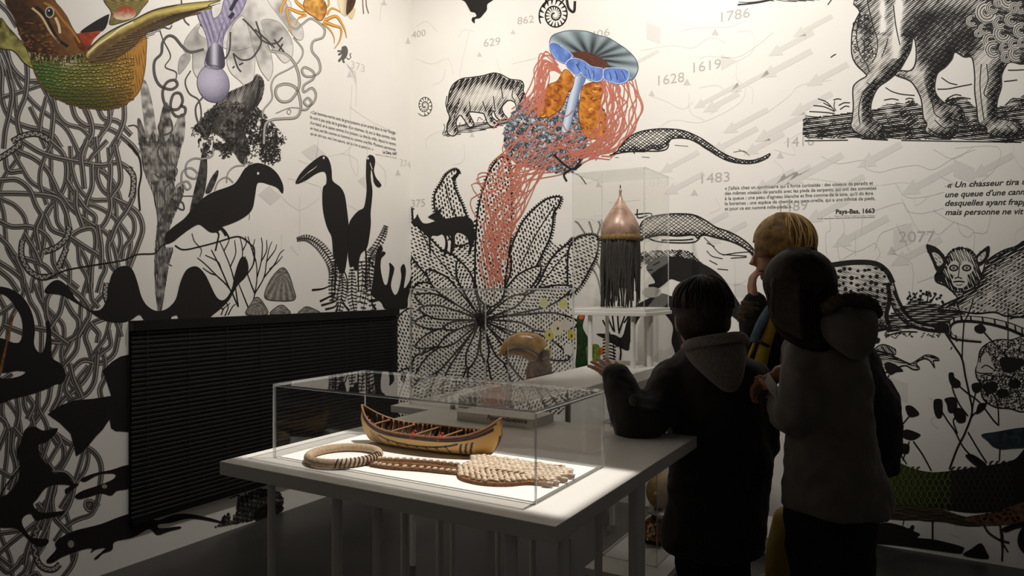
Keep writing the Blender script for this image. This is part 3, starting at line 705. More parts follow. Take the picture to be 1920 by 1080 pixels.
T01 = ['100 60 160 170 230 280 330 340 420 380 560 450 700 460 830 530 930 640 980 740 960 870 970 960', '150 60 260 110 350 190 410 300 430 350', '400 0 470 70 500 170 490 300 440 400 360 490 320 600 330 720 300 870', '370 30 310 170 300 300 340 420',
 '0 370 130 370 290 380 430 410 490 500 520 620', '20 270 130 270 220 340 270 460 320 540', '30 420 110 460 180 540 200 640 170 720', '0 580 90 620 220 620 330 670 390 760 400 880 440 960 500 1010 560 1060', '0 700 60 760 120 840 230 870 330 910 390 970',
 '560 0 600 80 660 140 740 190 830 260 890 370 920 470 1000 560 1000 680 930 780 920 830', '720 -20 735 120 730 240 770 340 860 410 960 460 1040 530 1070 640 1030 770 980 900', '510 120 620 140 760 160 880 140 960 180', '530 50 540 180 580 310 640 390 700 420 770 420',
 '690 190 690 320 650 430 640 540 670 610 740 640', '820 60 830 200 820 350 830 470 800 570 750 640', '880 0 830 110', '870 40 900 180 900 290 850 370', '520 300 570 380 640 480 710 540 710 600', '470 400 540 490 640 570 720 620 800 670 850 760 880 880 890 960',
 '470 900 500 760 550 680 620 640 700 640 720 750 690 900 680 1080', '560 720 650 780 740 840 790 930 760 1010 740 1080', '590 810 600 900 650 990 660 1080', '830 680 810 780 830 900 870 950', '200 700 260 800 290 870', '420 470 430 580 480 660', '350 560 390 640 480 680',
 '0 890 80 940 160 1010 180 1080', '130 880 170 980 180 1040', '200 0 300 60 420 100 510 120', '640 0 610 90 620 200 630 300', '780 0 700 80 680 110', '740 640 760 780 760 900', '40 100 50 180 80 210 130 205', '240 1080 260 1000 400 990', '1000 290 1000 390 950 500 880 600 840 700', '570 380 570 470 610 590', '480 860 520 940 520 1060', '300 560 270 640 290 760', '0 950 70 1010 120 1080']
T02 = ['270 0 310 100 390 190 470 270 480 380 460 480 470 560', '530 0 620 80 670 170 650 260 590 360 570 470 480 580', '490 90 540 180 590 250 570 350 480 400 390 400', '200 0 230 100 280 180 310 300 310 450', '780 230 690 270 640 360 670 460 690 570 640 680 560 760 470 840 440 880',
 '700 290 740 340 735 375', '820 260 790 370 720 470 700 500', '900 260 880 400 850 500 760 560 640 540 570 580 510 670 490 760 540 840', '730 500 720 620 700 720 640 800 540 840', '770 480 790 560 780 640', '460 720 440 820 400 900', '380 740 360 850 300 950 220 1060',
 '290 800 290 900 340 1000 370 1080 420 1160', '180 820 190 900 240 980 260 1080', '130 840 140 950 110 1080', '20 860 20 950 60 1040 100 1080', '270 300 370 320 440 370 480 400', '700 130 760 60 830 0', '680 0 690 80 720 120', '0 80 40 170 30 280 0 330', '60 290 160 330', '0 190 90 130 130 100',
 '400 0 350 90 350 200 370 260', '470 90 450 180 400 260', '600 760 580 690 640 610', '760 830 750 760 780 690', '0 970 40 1010 60 1080', '820 350 830 430 770 480', '530 600 550 680 600 790', '220 830 250 880 220 950', '880 270 900 330', '640 260 600 330', '0 700 60 660']
T03 = ['60 30 50 200 30 350 20 480', '100 0 90 130 120 270 80 400', '440 30 510 80 560 100 660 120 730 180 760 270 750 400 730 520 680 580 650 560 650 525 690 525 695 555', '720 560 680 620 570 660 480 720 430 790', '450 60 480 130 470 220 400 300', '540 120 490 220 430 330 380 480 290 580', '630 140 590 280 540 420 470 540',
 '390 300 490 310 550 380 540 480 500 580 450 640', '410 420 390 520 410 640 480 720 550 800 570 900 540 1000 480 1080', '380 640 340 740 290 830', '0 900 80 830 170 760 260 690', '0 1000 60 1050 130 1000 170 940 210 960 190 1040 150 1080', '0 760 130 740', '200 920 270 870 300 840', '350 0 320 100 340 200 380 260', '380 0 360 80 330 170', '0 100 40 0', '130 0 180 60', '20 300 90 330 150 260', '300 560 340 620 320 700', '290 670 250 760 200 900 190 960', '0 940 50 980', '230 1080 270 1060 290 1080', '380 420 350 540 330 620', '440 100 380 200']
for i in range(4):
    x = 20+i*62; pts = []; ph = random.uniform(0, 6)
    lim = lambda y: 258 if y < 480 else (232 if y < 900 else 175)
    y = 95 if x < 60 else 180+random.uniform(0, 40)
    yend = 1085 if i < 3 else 520
    while y < yend:
        pts.append((min(lim(y), x+20*math.sin(ph+y*0.021)+7*math.sin(y*0.05+i)), y)); y += 34
    if len(pts) > 2: rope(p, pts, 9.0)
for k, (tile, lst) in enumerate((((0, 0), T00), ((0, 1), T01), ((0, 2), T02), ((0, 3), T03))):
    for i, s_ in enumerate(lst):
        q = Z(*tile, s_); e0 = np.array(q[0])-np.array(q[1]); e1 = np.array(q[-1])-np.array(q[-2])
        q = [tuple(np.array(q[0])+e0/np.hypot(*e0)*9)]+q+[tuple(np.array(q[-1])+e1/np.hypot(*e1)*9)]
        rope(p, q, 10.2 if (i*7) % 3 else 9.0)
for t, s_ in (((0, 1), '520 620 500 700 430 770 330 810'), ((0, 1), '170 720 160 790 170 860 220 950 310 1000 400 985'), ((0, 1), '960 180 1000 240 1000 330 985 400'), ((0, 1), '-10 110 70 60 150 0'), ((0, 3), '290 700 255 820 280 960 330 1020 400 1030 450 990'), ((0, 0), '90 1060 180 1015 280 1005 370 1050'), ((0, 2), '800 -40 790 40 810 110'), ((0, 1), '500 780 470 850 440 920')):
    suckers(p, Z(*t, s_))
p.up(); p.stroke(Z(0, 1, '960 0 1040 90 1060 220 1040 350 1050 500'), 3.5, D0)
p.finish('printed_tentacles', 'tangle of grey striped tentacles printed on the left wall', True)

# tall feather leaf, roots
p = Print()
def mott(c1, c2, sc, seed): return lambda X, Y: lerp(c1, c2, (vnoise(X, Y, sc, seed)*0.6+vnoise(X*3, Y, sc, seed+1)*0.4-0.3)*2.2)
p.paint(Z(0, 0, '1060 600 1100 620 1140 760 1180 1000 1200 1090 1110 1090 1080 900 1060 720'), mott(rgb(110, 105, 100), rgb(200, 195, 187), 8, 5))
p.paint(Z(0, 0, '1030 900 1060 910 1110 1080 1080 1095 1045 1080'), mott(rgb(60, 56, 52), rgb(150, 144, 138), 9, 6))
p.paint(Z(0, 0, '1190 960 1230 780 1270 800 1290 1000 1260 1085 1200 1085'), mott(rgb(60, 56, 52), rgb(180, 175, 168), 9, 7))
p.paint(Z(0, 0, '1310 940 1360 850 1390 900 1370 1085 1290 1085'), mott(rgb(70, 66, 62), rgb(180, 175, 168), 9, 8))
tr_ = p.paint(Z(0, 1, '1045 -10 1075 -70 1105 -10 1150 -110 1175 -15 1215 -120 1245 -20 1290 -90 1320 -10 1345 -60 1362 -5 1350 80 1320 200 1310 360 1330 330 1380 300 1370 400 1300 560 1240 760 1300 780 1270 900 1240 1080 1215 1240 1190 1290 1165 1080 1160 850 1175 650 1180 560 1150 380 1080 200'), mott(rgb(66, 62, 58), rgb(170, 164, 156), 7, 9))
p.up(); p.hatch(tr_, 82, 3.2, lambda X, Y, d, nx, ny: 0.5*vnoise(X, Y, 20, 4)+np.exp(-d/5)*0.5-0.1, D0)
p.paint(Z(0, 1, '1420 520 1490 200 1520 50 1545 60 1555 200 1530 380 1450 520'), mott(rgb(30, 27, 25), rgb(80, 76, 72), 6, 10)); p.paint(Z(0, 1, '1540 360 1580 260 1630 195 1637 230 1600 330 1570 370'), mott(rgb(30, 27, 25), rgb(80, 76, 72), 6, 10))
p.finish('printed_feather_leaf', 'tall grey mottled feather leaf printed left of the toucan', True)

# grey petals and dark coral trunk at the top
p = Print()
def petal_fn(cx, cy, seed):
    return lambda X, Y: lerp(rgb(205, 200, 193), rgb(104, 99, 95), np.clip(np.hypot(X-cx, (Y-cy)*0.8)/-60+0.75+0.5*(vnoise(X, Y, 9, seed)-0.5), 0, 1))
for q, (s_, c) in enumerate((('337 110 335 138 345 130 357 110 352 98', (345, 100)), ('360 100 362 130 372 145 385 120 402 60 380 40 350 70 345 95', (372, 80)), ('395 0 380 40 372 62 400 80 440 95 480 85 510 75 540 60 545 25 530 -4', (450, 40)), ('430 60 425 110 432 135 450 152 466 166 475 150 478 110 470 70 455 30', (450, 90)),
   ('470 60 478 100 488 130 500 147 505 150 512 130 508 100 495 60', (488, 80)), ('490 40 505 80 520 105 535 118 549 102 545 70 520 40', (515, 60)), ('500 -4 530 40 555 72 568 72 566 50 545 25 530 -4', (535, 30)))):
    P = p.paint(P_(s_), petal_fn(*c, 20+q)); p.up(); p.outline(P, 0.9, rgb(120, 114, 108), raw=True)
for s_ in ('437 100 452 112 470 110 483 95 490 75 480 40', '432 60 430 95 418 112 398 112 392 100', '490 75 505 82 520 80 530 70', '437 100 445 125 452 135', '478 55 500 75 515 90', '375 45 395 65 420 72', '455 35 472 52 490 75', '448 122 456 118', '440 124 436 128', '523 96 530 82', '514 74 533 98'):
    p.up(); p.stroke(P_(s_), 3.2, rgb(62, 59, 57))
tk = p.paint(P_('482 138 495 152 492 182 474 212 464 240 460 275 464 305 452 306 438 285 420 262 398 248 372 238 388 214 405 194 430 172 456 160 474 150'), mott(rgb(70, 66, 62), rgb(168, 162, 154), 16, 31))
p.up(); p.hatch(tk, 118, 2.4, lambda X, Y, d, nx, ny: 0.35+0.6*np.exp(-d/7)+0.4*(vnoise(X, Y, 8, 33)-0.5), rgb(34, 31, 29))
rr = RNG
bush = P_('358 250 362 235 372 228 385 210 400 200 430 190 470 195 500 215 520 240 536 255 532 275 525 300 505 312 480 300 465 310 440 290 420 300 405 285 385 295 372 275')
X = rr.uniform(355, 540, 9000); Y = rr.uniform(190, 318, 9000); B_ = cr(bush, 4, True); d_, _, _ = edge_dist(X, Y, B_)
k = pip(X, Y, B_) & ((vnoise(X, Y, 11, 40) > 0.40) | (rr.random(9000) < 0.18)) & (rr.random(9000) < 0.25+d_/18)
X, Y = X[k], Y[k]; th = rr.uniform(0, 6.3, len(X)); L_ = rr.uniform(1.2, 3.2, len(X))
p.up(); p.segs(X-np.cos(th)*L_, Y-np.sin(th)*L_, X+np.cos(th)*L_, Y+np.sin(th)*L_, rr.uniform(1.0, 2.0, len(X)), rgb(66, 62, 58))
p.up(); p.stroke(P_('488 150 480 190 462 215 440 245'), 5, rgb(38, 36, 34)); p.stroke(P_('474 168 455 192 425 222'), 2, rgb(96, 92, 88))
p.finish('printed_flower_trunk', 'grey petals over a dark mossy trunk printed at the top of the left wall', True)

# vine curls
p = Print(); VINE = [rgb(64, 61, 58), rgb(150, 146, 138), rgb(178, 173, 163), rgb(98, 94, 88)]; VD = [rgb(44, 42, 40), rgb(96, 92, 88), rgb(60, 57, 54)]
for t, s_, w, pr in (((1, 0), '80 340 110 380 210 400 280 460 320 560 320 660 260 750 190 760 150 710 160 650 230 630 300 660 330 740 335 820 300 880 200 890 120 900 70 940 60 1080', 5.2, VINE), ((1, 0), '280 280 350 370 330 450 260 510 150 570 115 640 120 740 60 820 50 880', 3.2, VINE),
  ((1, 0), '240 190 300 220 350 180 410 140 470 170 515 220 500 280 430 310 420 380 470 450 480 530 430 570 370 570 345 530 370 505 430 540 430 590 360 640 360 690 420 660 450 710 430 770 390 795 360 765 390 735 415 770 380 820 330 820', 4.4, VINE), ((1, 0), '150 850 250 810 330 810', 2.0, VINE), ((1, 0), '250 815 232 840 250 858 262 835 250 815', 1.6, VINE),
  ((0, 0), '1530 370 1430 390 1370 350 1310 280 1260 270 1220 320 1210 400 1160 460 1160 560 1200 640 1280 670 1330 640 1310 600 1250 620 1220 700 1250 800 1330 820 1370 760 1350 700 1300 710 1280 800 1320 870 1380 860 1390 810 1350 790', 5.0, VD), ((0, 0), '1230 310 1280 420 1240 500 1320 540 1320 600', 2.2, VD), ((0, 0), '1430 530 1390 610 1420 700 1490 750 1510 850 1500 920', 2.6, VD), ((0, 0), '1520 730 1470 800 1480 900 1540 1010 1580 1080', 3.2, VD),
  ((0, 0), '1200 230 1220 290 1225 320', 2.0, VD), ((0, 0), '1220 200 1270 215 1290 190', 2.6, VD), ((0, 0), '1360 0 1380 140 1420 190', 2.6, VD), ((0, 0), '1210 900 1190 960 1230 1010 1290 980 1280 900 1230 890', 3.6, VD), ((0, 0), '960 945 1010 940 1040 970 1060 1040 1040 1080', 2.4, VD),
  ((0, 1), '1360 290 1370 210 1430 180 1480 220 1460 260 1400 230 1400 150 1450 110 1520 110 1590 90 1600 30', 3.6, VINE), ((0, 1), '1320 370 1330 310 1400 280 1430 320 1400 340 1370 290', 3.6, VINE), ((0, 1), '1250 520 1270 450 1300 390 1350 370 1360 410 1310 440 1290 410 1340 480 1380 490 1370 440 1330 440 1250 460 1230 400', 3.0, VD), ((0, 1), '1190 760 1200 580 1240 520 1260 560 1240 580 1250 530', 2.4, VD),
  ((0, 1), '1210 0 1180 60 1200 120 1250 180 1240 240 1190 250 1160 220', 3.2, VD), ((0, 1), '1280 80 1290 140 1330 200 1290 280 1240 330 1230 400', 2.4, VD), ((0, 1), '1440 670 1460 730 1510 790 1500 845', 1.6, VD), ((0, 1), '1610 350 1640 280 1700 250 1750 290', 2.6, VINE), ((0, 1), '1700 290 1710 220 1760 170 1840 160', 2.6, VINE), ((0, 1), '1220 770 1230 870 1290 915', 1.6, VD), ((0, 1), '1370 390 1450 390', 1.8, VD)):
    p.up(); p.stroke(Z(*t, s_), w, n=7, prof=pr)
p.finish('printed_vine_curls', 'thin grey coiling vine tendrils printed on the left wall', True)

# squid
p = Print(); lav = lambda X, Y: lerp(rgb(176, 168, 190), rgb(96, 88, 112), np.abs(np.sin((X-0.35*Y)*0.32))*0.6+0.3*vnoise(X, Y, 5, 51))
P = p.paint(P_('384 122 390 92 386 66 371 30 374 16 393 10 400 34 414 24 424 -4 461 -4 450 25 434 42 420 68 418 92 421 124 404 130'), lav); p.up(); p.outline(P, 1.2, rgb(70, 64, 84), raw=True)
p.paint(P_('386 118 390 92 404 80 418 92 421 124 404 130'), lambda X, Y: lerp(rgb(66, 60, 76), rgb(206, 202, 212), np.exp(-((X-402)/5.5)**2)*0.8))
P = p.paint([(400+30*math.cos(t)*1.0+3*math.sin(t), 157+35*math.sin(t)) for t in np.linspace(0, 2*math.pi, 20, endpoint=False)], lambda X, Y: lerp(rgb(182, 176, 194), rgb(98, 92, 112), np.clip(np.hypot(X-394, Y-148)/44, 0, 1)**1.6+0.5*(RNG.random(len(X))-0.5)*0.6), 1.2, 1.6); p.up(); p.outline(P, 1.2, rgb(80, 74, 92), raw=True)
for s_ in ('432 20 440 5 446 -4', '438 24 430 34'): p.stroke(P_(s_), 7, rgb(44, 40, 50))
for s_ in ('378 26 388 52 396 78', '384 20 394 48 402 78', '420 40 412 62 408 80', '440 26 424 52 414 78'): p.stroke(P_(s_), 1.3, rgb(84, 76, 100))
p.finish('printed_squid', 'lavender bulb bodied squid printed near the top of the left wall', True)

# hummingbird
p = Print()
p.poly(Z(0, 0, '605 245 680 180 800 112 818 122 772 232'), BLACK)
P = p.paint(Z(0, 0, '790 -20 835 90 822 180 900 172 1010 130 1062 70 1100 -20'), lambda X, Y: lerp(rgb(150, 134, 74), rgb(78, 66, 34), np.abs(np.sin((X-238-(X-238)*Y*0.002)*0.85))*0.9)); p.up(); p.outline(P, 1.2, rgb(70, 58, 30), raw=True)
p.paint(Z(0, 0, '850 120 890 62 940 42 995 58 1018 100 990 138 900 150'), lambda X, Y: lerp(rgb(158, 62, 36), rgb(206, 190, 160), (Y-18)/18+0.5*(vnoise(X, Y, 4, 60)-0.5)))
P = p.paint(Z(0, 0, '0 140 60 200 140 290 200 370 240 480 252 512 180 470 100 380 -10 345'), lambda X, Y: lerp(rgb(168, 160, 88), rgb(66, 56, 24), vnoise(X, Y, 7, 61)*1.1+(60-Y)/120)); p.up(); p.outline(P, 1.3, rgb(50, 42, 20), raw=True)
bx = Z(0, 0, '235 390 256 530 330 660 430 740 560 790 700 815 850 815 950 775 1040 690 1080 560 1095 420 1090 270 980 320 820 380 620 370 450 370 300 390')
def body_col(X, Y):
    t = (X-60)/215; c = lerp(rgb(74, 112, 48), rgb(112, 106, 40), t*2); c = lerp(c, rgb(178, 124, 48), np.clip((t-0.55)*2.6, 0, 1))
    c = lerp(c, rgb(200, 196, 160), np.exp(-(((X-128)/16)**2+((Y-115)/10)**2))); low = np.clip((Y-150)/50, 0, 1)
    c = lerp(c, rgb(52, 52, 22), low*0.75*(1-np.clip((t-0.75)*4, 0, 1))); return lerp(c, rgb(30, 36, 16), np.clip(0.5-np.hypot((X-64)/30, (Y-140)/70)*0.6, 0, .5)+0.12*vnoise(X, Y, 5, 62))
P = p.paint(bx, body_col); p.up()
for iy in range(16):
    for ix in range(26):
        x = 62+ix*8.4+(4.2 if iy % 2 else 0)+random.uniform(-1.8, 1.8); y = 106+iy*6.4+random.uniform(-1.4, 1.4)+10*math.sin((x-60)/62)
        if pip(np.array([x]), np.array([y]), P)[0] and x < 250:
            g = [rgb(118, 146, 72), rgb(86, 118, 52), rgb(150, 170, 110)][random.randrange(3)] if x < 120 else [rgb(178, 156, 66), rgb(140, 116, 44), rgb(196, 184, 110)][random.randrange(3)]
            if y > 165: g = rgb(96, 88, 40)
            a = np.linspace(0.3, 2.8, 6); s_ = 4.4; p.stroke(np.stack([x+s_*np.cos(a), y+s_*0.7*np.sin(a)], 1), 1.5, rgb(36, 40, 18), raw=True); p.stroke(np.stack([x+s_*0.6*np.cos(a), y-1+s_*0.4*np.sin(a)], 1), 1.2, g, raw=True)
p.up(); p.hatch(cr(Z(0, 0, '820 420 980 330 1080 290 1085 560 1030 690 950 765 850 800 820 640'), 4, True), 82, 5, lambda X, Y, d, nx, ny: 0.35*vnoise(X, Y, 9, 63), rgb(84, 58, 22)); p.outline(P, 1.8, rgb(110, 72, 26), raw=True)
p.up()
for i in range(170):
    x = RNG.uniform(60, 168); y = 97+RNG.uniform(-4, 16)+6*math.sin((x-60)/30); a = RNG.uniform(1.0, 2.2); L_ = RNG.uniform(4, 9)
    c = random.choice([rgb(92, 60, 30), rgb(46, 60, 26), rgb(40, 28, 16), rgb(206, 200, 168) if 105 < x < 150 else rgb(120, 140, 76), rgb(150, 120, 60)])
    p.stroke([(x, y), (x+math.cos(a)*L_*.5-1, y+math.sin(a)*L_*.5), (x+math.cos(a)*L_, y+math.sin(a)*L_)], 2.0, c, w2=0.7, n=2)
p.up(); p.paint(Z(0, 0, '560 262 690 240 760 232 700 300 650 395 590 360'), lambda X, Y: lerp(rgb(176, 66, 34), rgb(104, 44, 20), vnoise(X, Y, 5, 64)))
P = p.paint(Z(0, 0, '50 -20 108 130 150 260 230 400 330 432 470 432 600 390 650 380 600 290 545 210 500 120 430 30 360 -20'), lambda X, Y: lerp(rgb(140, 92, 44), rgb(52, 32, 16), np.clip(1.3-((X-30)*0.8-(Y-30)*0.3)/70, 0, 1)*0.9+0.35*(vnoise(X, Y, 6, 65)-0.3))); p.up()
for i in range(150):
    x, y = RNG.uniform(25, 110), RNG.uniform(40, 105)
    if pip(np.array([x]), np.array([y]), P)[0] and x-y*0.4 < 68:
        a = np.linspace(0.2, 2.9, 5); p.stroke(np.stack([x+3*np.cos(a), y+2.2*np.sin(a)], 1), 1.4, random.choice([rgb(30, 18, 10), rgb(150, 96, 50)]), raw=True)
p.up(); p.outline(P[8:-8] if False else P, 1.0, rgb(80, 54, 26), raw=True); p.up()
for i in range(120):
    x = RNG.uniform(58, 160); y = 100+RNG.uniform(-3, 6)+5*math.sin((x-58)/32); a = RNG.uniform(1.1, 2.1); L_ = RNG.uniform(4, 9)
    p.stroke([(x, y), (x+math.cos(a)*L_*.5-1, y+math.sin(a)*L_*.5), (x+math.cos(a)*L_, y+math.sin(a)*L_)], 2.2, random.choice([rgb(104, 68, 34), rgb(60, 38, 20), rgb(64, 80, 34), rgb(196, 188, 150)]), w2=0.7, n=2)
p.stroke(Z(0, 0, '240 60 300 110 340 170 380 240 450 320'), 4, rgb(206, 180, 140)); p.stroke(Z(0, 0, '270 50 340 120 390 220 440 300 510 350'), 6, rgb(34, 24, 16)); p.up(); p.stroke(Z(0, 0, '415 130 440 190 450 250'), 5, rgb(216, 196, 156)); p.stroke(Z(0, 0, '330 20 400 60 470 150 540 230 600 320'), 4, rgb(166, 116, 52))
el = lambda cx, cy, a, b: [(cx+a*math.cos(t), cy+b*math.sin(t)) for t in np.linspace(0, 2*math.pi, 14, endpoint=False)]
p.up(); p.poly(el(93, 23, 8.5, 10.5), rgb(196, 192, 170)); p.up(); p.poly(el(93, 23, 6.8, 8.6), rgb(60, 62, 60)); p.up(); p.poly(el(94, 23, 4.5, 6), BLACK); p.up(); p.poly(el(92, 20, 1.3, 1.6), rgb(240, 238, 230))
wing = Z(0, 0, '645 395 720 310 800 250 980 160 1150 75 1330 35 1560 10 1655 4 1560 40 1590 60 1480 85 1505 100 1400 125 1250 190 1100 250 1000 350 900 420 820 470 680 465')
lead = lambda X: np.interp(X, [161, 180, 200, 245, 287, 332, 390, 414], [99, 77, 62, 40, 19, 9, 2, 1])
P = p.paint(wing, lambda X, Y: lerp(lerp(rgb(120, 112, 44), rgb(192, 172, 92), (Y-lead(X))/7), rgb(96, 72, 40), np.clip((Y-lead(X)-7)/9, 0, 1)+0.3*(vnoise(X, Y, 5, 66)-0.5))); p.up()
for i in range(17):
    t = i/16; x0 = 172+t*150; y0 = 116-t*86-10*math.sin(t*3); p.stroke([(x0, y0), (x0+34+20*t, y0-6-6*t), (x0+62+30*t, y0-15-8*t)], 2.0, rgb(44, 32, 18), w2=0.8)
p.stroke(Z(0, 0, '660 400 740 330 830 270 900 215 1000 165'), 3.2, rgb(226, 214, 176)); p.stroke(Z(0, 0, '660 375 760 280 860 215 1000 150 1150 80 1330 38'), 2.2, rgb(60, 54, 20)); p.outline(P, 1.4, rgb(70, 54, 22), raw=True)
p.finish('printed_hummingbird', 'green and orange hummingbird printed upside down at the top left', True)

# crab, shell, little lion, sticks
p = Print(); OR = [rgb(120, 78, 28), rgb(222, 164, 76), rgb(206, 146, 58), rgb(110, 70, 24)]
for s_, w, w2 in (('370 100 320 92 240 62 236 110 255 190 270 262', 7.5, 1.5), ('380 112 330 130 312 150 296 192', 4.5, 1.5), ('372 70 310 20 290 -20', 7, 4), ('520 150 600 122 645 180 668 230 680 285', 7, 1.5), ('505 160 580 190 638 215 630 300 588 366', 7, 1.5), ('500 170 560 230 585 280 588 325', 3.6, 1.2), ('530 110 570 62 640 92', 5, 2), ('508 70 545 35 540 -20', 4, 3), ('186 100 192 50 230 -10', 5, 5), ('400 0 380 -20', 6, 6)):
    p.up(); p.stroke(Z(1, 0, s_), w, w2=w2, prof=OR)
P = p.paint(Z(1, 0, '358 20 400 -20 500 0 528 50 520 110 495 150 470 150 430 122 375 85'), lambda X, Y: lerp(rgb(226, 172, 88), rgb(140, 88, 30), vnoise(X, Y, 4.5, 70)*0.9+np.clip((X-598)/16, 0, 1)*0.6)); p.up(); p.outline(P, 1.4, rgb(110, 70, 24), raw=True)
p.finish('printed_crab', 'orange crab printed at the top of the left wall', True)
p = Print(); p.paint(Z(1, 0, '612 -20 640 100 690 112 700 -20'), lambda X, Y: lerp(rgb(214, 200, 168), rgb(120, 96, 56), (X-642)/14)); p.paint(Z(1, 0, '690 112 720 145 742 100 745 60 720 70'), lambda X, Y: np.tile(rgb(206, 186, 146), (len(X), 1))); p.up(); p.paint(Z(1, 0, '690 -20 678 110 730 60 748 -20'), lambda X, Y: lerp(rgb(84, 56, 40), rgb(52, 34, 26), vnoise(X, Y, 4, 71)))
p.up(); p.stroke(Z(1, 0, '800 -10 803 50 808 105'), 1.8, rgb(120, 96, 74)); p.stroke(Z(1, 0, '825 -10 830 50 845 100'), 1.8, rgb(120, 96, 74))
p.finish('printed_shell', 'brown and cream seashell cut off at the top of the left wall', True)
p = Print(); dk = rgb(92, 88, 82)
p.poly(P_('641 88 648 86 652 92 652 100 649 108 645 112 647 117 643 117 641 111 637 116 634 113 639 107 641 101 636 104 634 101 640 97 633 97 634 94 640 94'), dk); p.stroke(P_('650 108 654 111 658 107 656 102 659 100'), 1.4, dk)
p.finish('printed_rampant_lion', 'tiny grey rampant lion printed beside the number 373', True)

# toucan and branch
p = Print()
p.poly(P_('311 457 310 440 325 425 345 410 362 390 380 372 400 360 435 347 447 335 460 315 478 306 492 307 508 314 522 328 531 348 530 363 520 352 505 346 490 342 482 346 478 370 474 390 465 402 450 412 432 420 418 425 412 432 402 436 392 434 382 426 372 421 355 430 335 445 325 453'))
p.up(); p.poly(el(484, 325, 2, 2.6), PAPER)
p.stroke(P_('400 430 410 438 408 452 404 470'), 3); p.stroke(P_('412 424 422 433 431 448'), 3); p.stroke(P_('404 425 416 430 424 442'), 4)
p.stroke(P_('328 460 345 468 380 461 410 453 440 444 455 446 470 458 477 468 475 495 462 515 445 530'), 2.6); p.stroke(P_('85 525 110 512 130 505 170 498 230 488 258 477 290 475 302 462 316 455'), 2.8, w2=2.4); p.stroke(P_('462 375 468 405 466 412'), 0.8)
p.finish('printed_toucan', 'black silhouette of a big billed bird on a thin branch', True)

# two storks and ferns
p = Print()
def fern(p, pts, w=13, col=INK):
    C = cr(pts, 9); d = np.gradient(C, axis=0); d /= np.hypot(d[:, 0], d[:, 1])[:, None]; nn = np.stack([-d[:, 1], d[:, 0]], 1); p.stroke(C, 1.4, col, raw=True)
    for i in range(0, len(C), 2):
        ww = w*math.sin(0.35+2.5*i/len(C))*0.5
        for sg in (1, -1):
            e = C[i]+nn[i]*sg*ww+d[i]*ww*0.35; p.stroke([tuple(C[i]), tuple((C[i]+e)/2+d[i]*1.0), tuple(e)], 2.2, col, w2=1.0, n=2); p.stroke(el(e[0], e[1], 1.7, 1.3), 0.9, col, n=1)
for s_ in ('310 715 380 705 450 740 510 800 560 880 580 960 570 1060 570 1180', '975 615 950 690 900 780 860 840 840 960 830 1100 800 1260', '640 980 650 1060 640 1160 620 1280', '720 940 720 1040 720 1150 740 1260', '860 850 850 980 860 1090 880 1260', '590 880 600 1000 590 1150', '790 880 800 1000 780 1180'):
    fern(p, Z(1, 1, s_), 16)
for s_ in ('420 1095 500 1085 560 1060', '480 1180 560 1140 600 1120', '490 1210 590 1180 620 1150', '520 1240 590 1220 620 1180', '900 1240 870 1190 930 1170', '700 1250 660 1200 640 1150', '600 1260 620 1200', '850 1180 960 1150'):
    p.stroke(Z(1, 1, s_), 4, BLACK, w2=1.5)
p.up()
p.poly(Z(1, 1, '297 285 330 225 390 160 460 105 500 85 535 98 558 145 568 200 572 265 590 290 635 325 665 380 680 470 692 570 697 640 692 760 682 870 662 965 625 962 602 880 580 840 568 700 540 640 515 560 500 470 498 370 505 320 525 300 530 260 520 215 490 208 440 230 380 270 315 298'))
p.poly(Z(1, 1, '830 110 850 82 880 90 893 115 893 150 885 200 900 250 930 290 941 310 925 326 905 318 885 290 878 250 870 205 863 195 862 260 874 350 868 440 860 520 862 600 850 700 832 780 785 830 762 940 740 945 730 918 704 920 690 830 688 720 697 600 730 540 770 500 805 480 820 430 830 340 825 250 826 160'))
p.up(); p.poly(Z(1, 1, '305 292 350 250 400 205 466 160 430 190 380 225 330 270'), PAPER, smooth=False); p.poly(el(607, 296, 1.8, 2.2), PAPER); p.poly(el(690, 297, 1.6, 2.2), PAPER); p.stroke(Z(1, 1, '855 140 865 170 872 190'), 1.2, PAPER)
p.stroke(Z(1, 1, '600 870 595 960 592 1100'), 3); p.stroke(Z(1, 1, '768 850 765 960 770 1100'), 2.4); p.stroke(Z(1, 1, '822 780 828 900 820 1080'), 3); p.stroke(Z(1, 1, '660 950 680 1000 690 1100'), 2)
p.finish('printed_storks', 'two black stork silhouettes standing in ferns', True)

# black raised-arm creature near the corner
p = Print()
p.poly(Z(1, 1, '865 1120 880 1000 890 900 905 800 930 762 952 788 925 842 950 805 972 815 965 832 940 862 936 940 960 1045 985 1045 1002 940 1000 890 1032 918 1036 950 1012 1060 1040 1130 1068 1100 1090 1000 1085 930 1110 900 1125 960 1110 1080 1150 1030 1165 960 1160 870 1195 862 1208 900 1195 1000 1160 1090 1140 1160 1130 1230 1040 1240 990 1240 960 1230 940 1190 900 1160'))
p.stroke(Z(1, 1, '840 860 870 900 890 930'), 3)
p.finish('printed_black_creature', 'black silhouette with raised limbs printed near the corner above the blind', True)

# humped ray silhouette
p = Print()
p.poly(P_('84 548 95 530 110 525 125 535 135 548 142 560 160 576 175 582 190 579 200 560 205 530 212 510 225 500 240 499 250 508 258 530 265 555 275 572 290 582 305 582 318 575 330 560 338 530 348 508 360 500 372 501 385 515 395 535 405 555 415 563 425 558 435 540 440 515 448 490 455 481 463 487 466 505 460 520 448 532 438 548 430 562 418 575 402 588 386 598 340 600 332 591 322 594 316 602 275 602 262 590 245 600 225 605 200 602 180 592 165 581 140 566 115 553'))
p.finish('printed_humped_ray', 'black humped silhouette like a swimming ray above the blind', True)

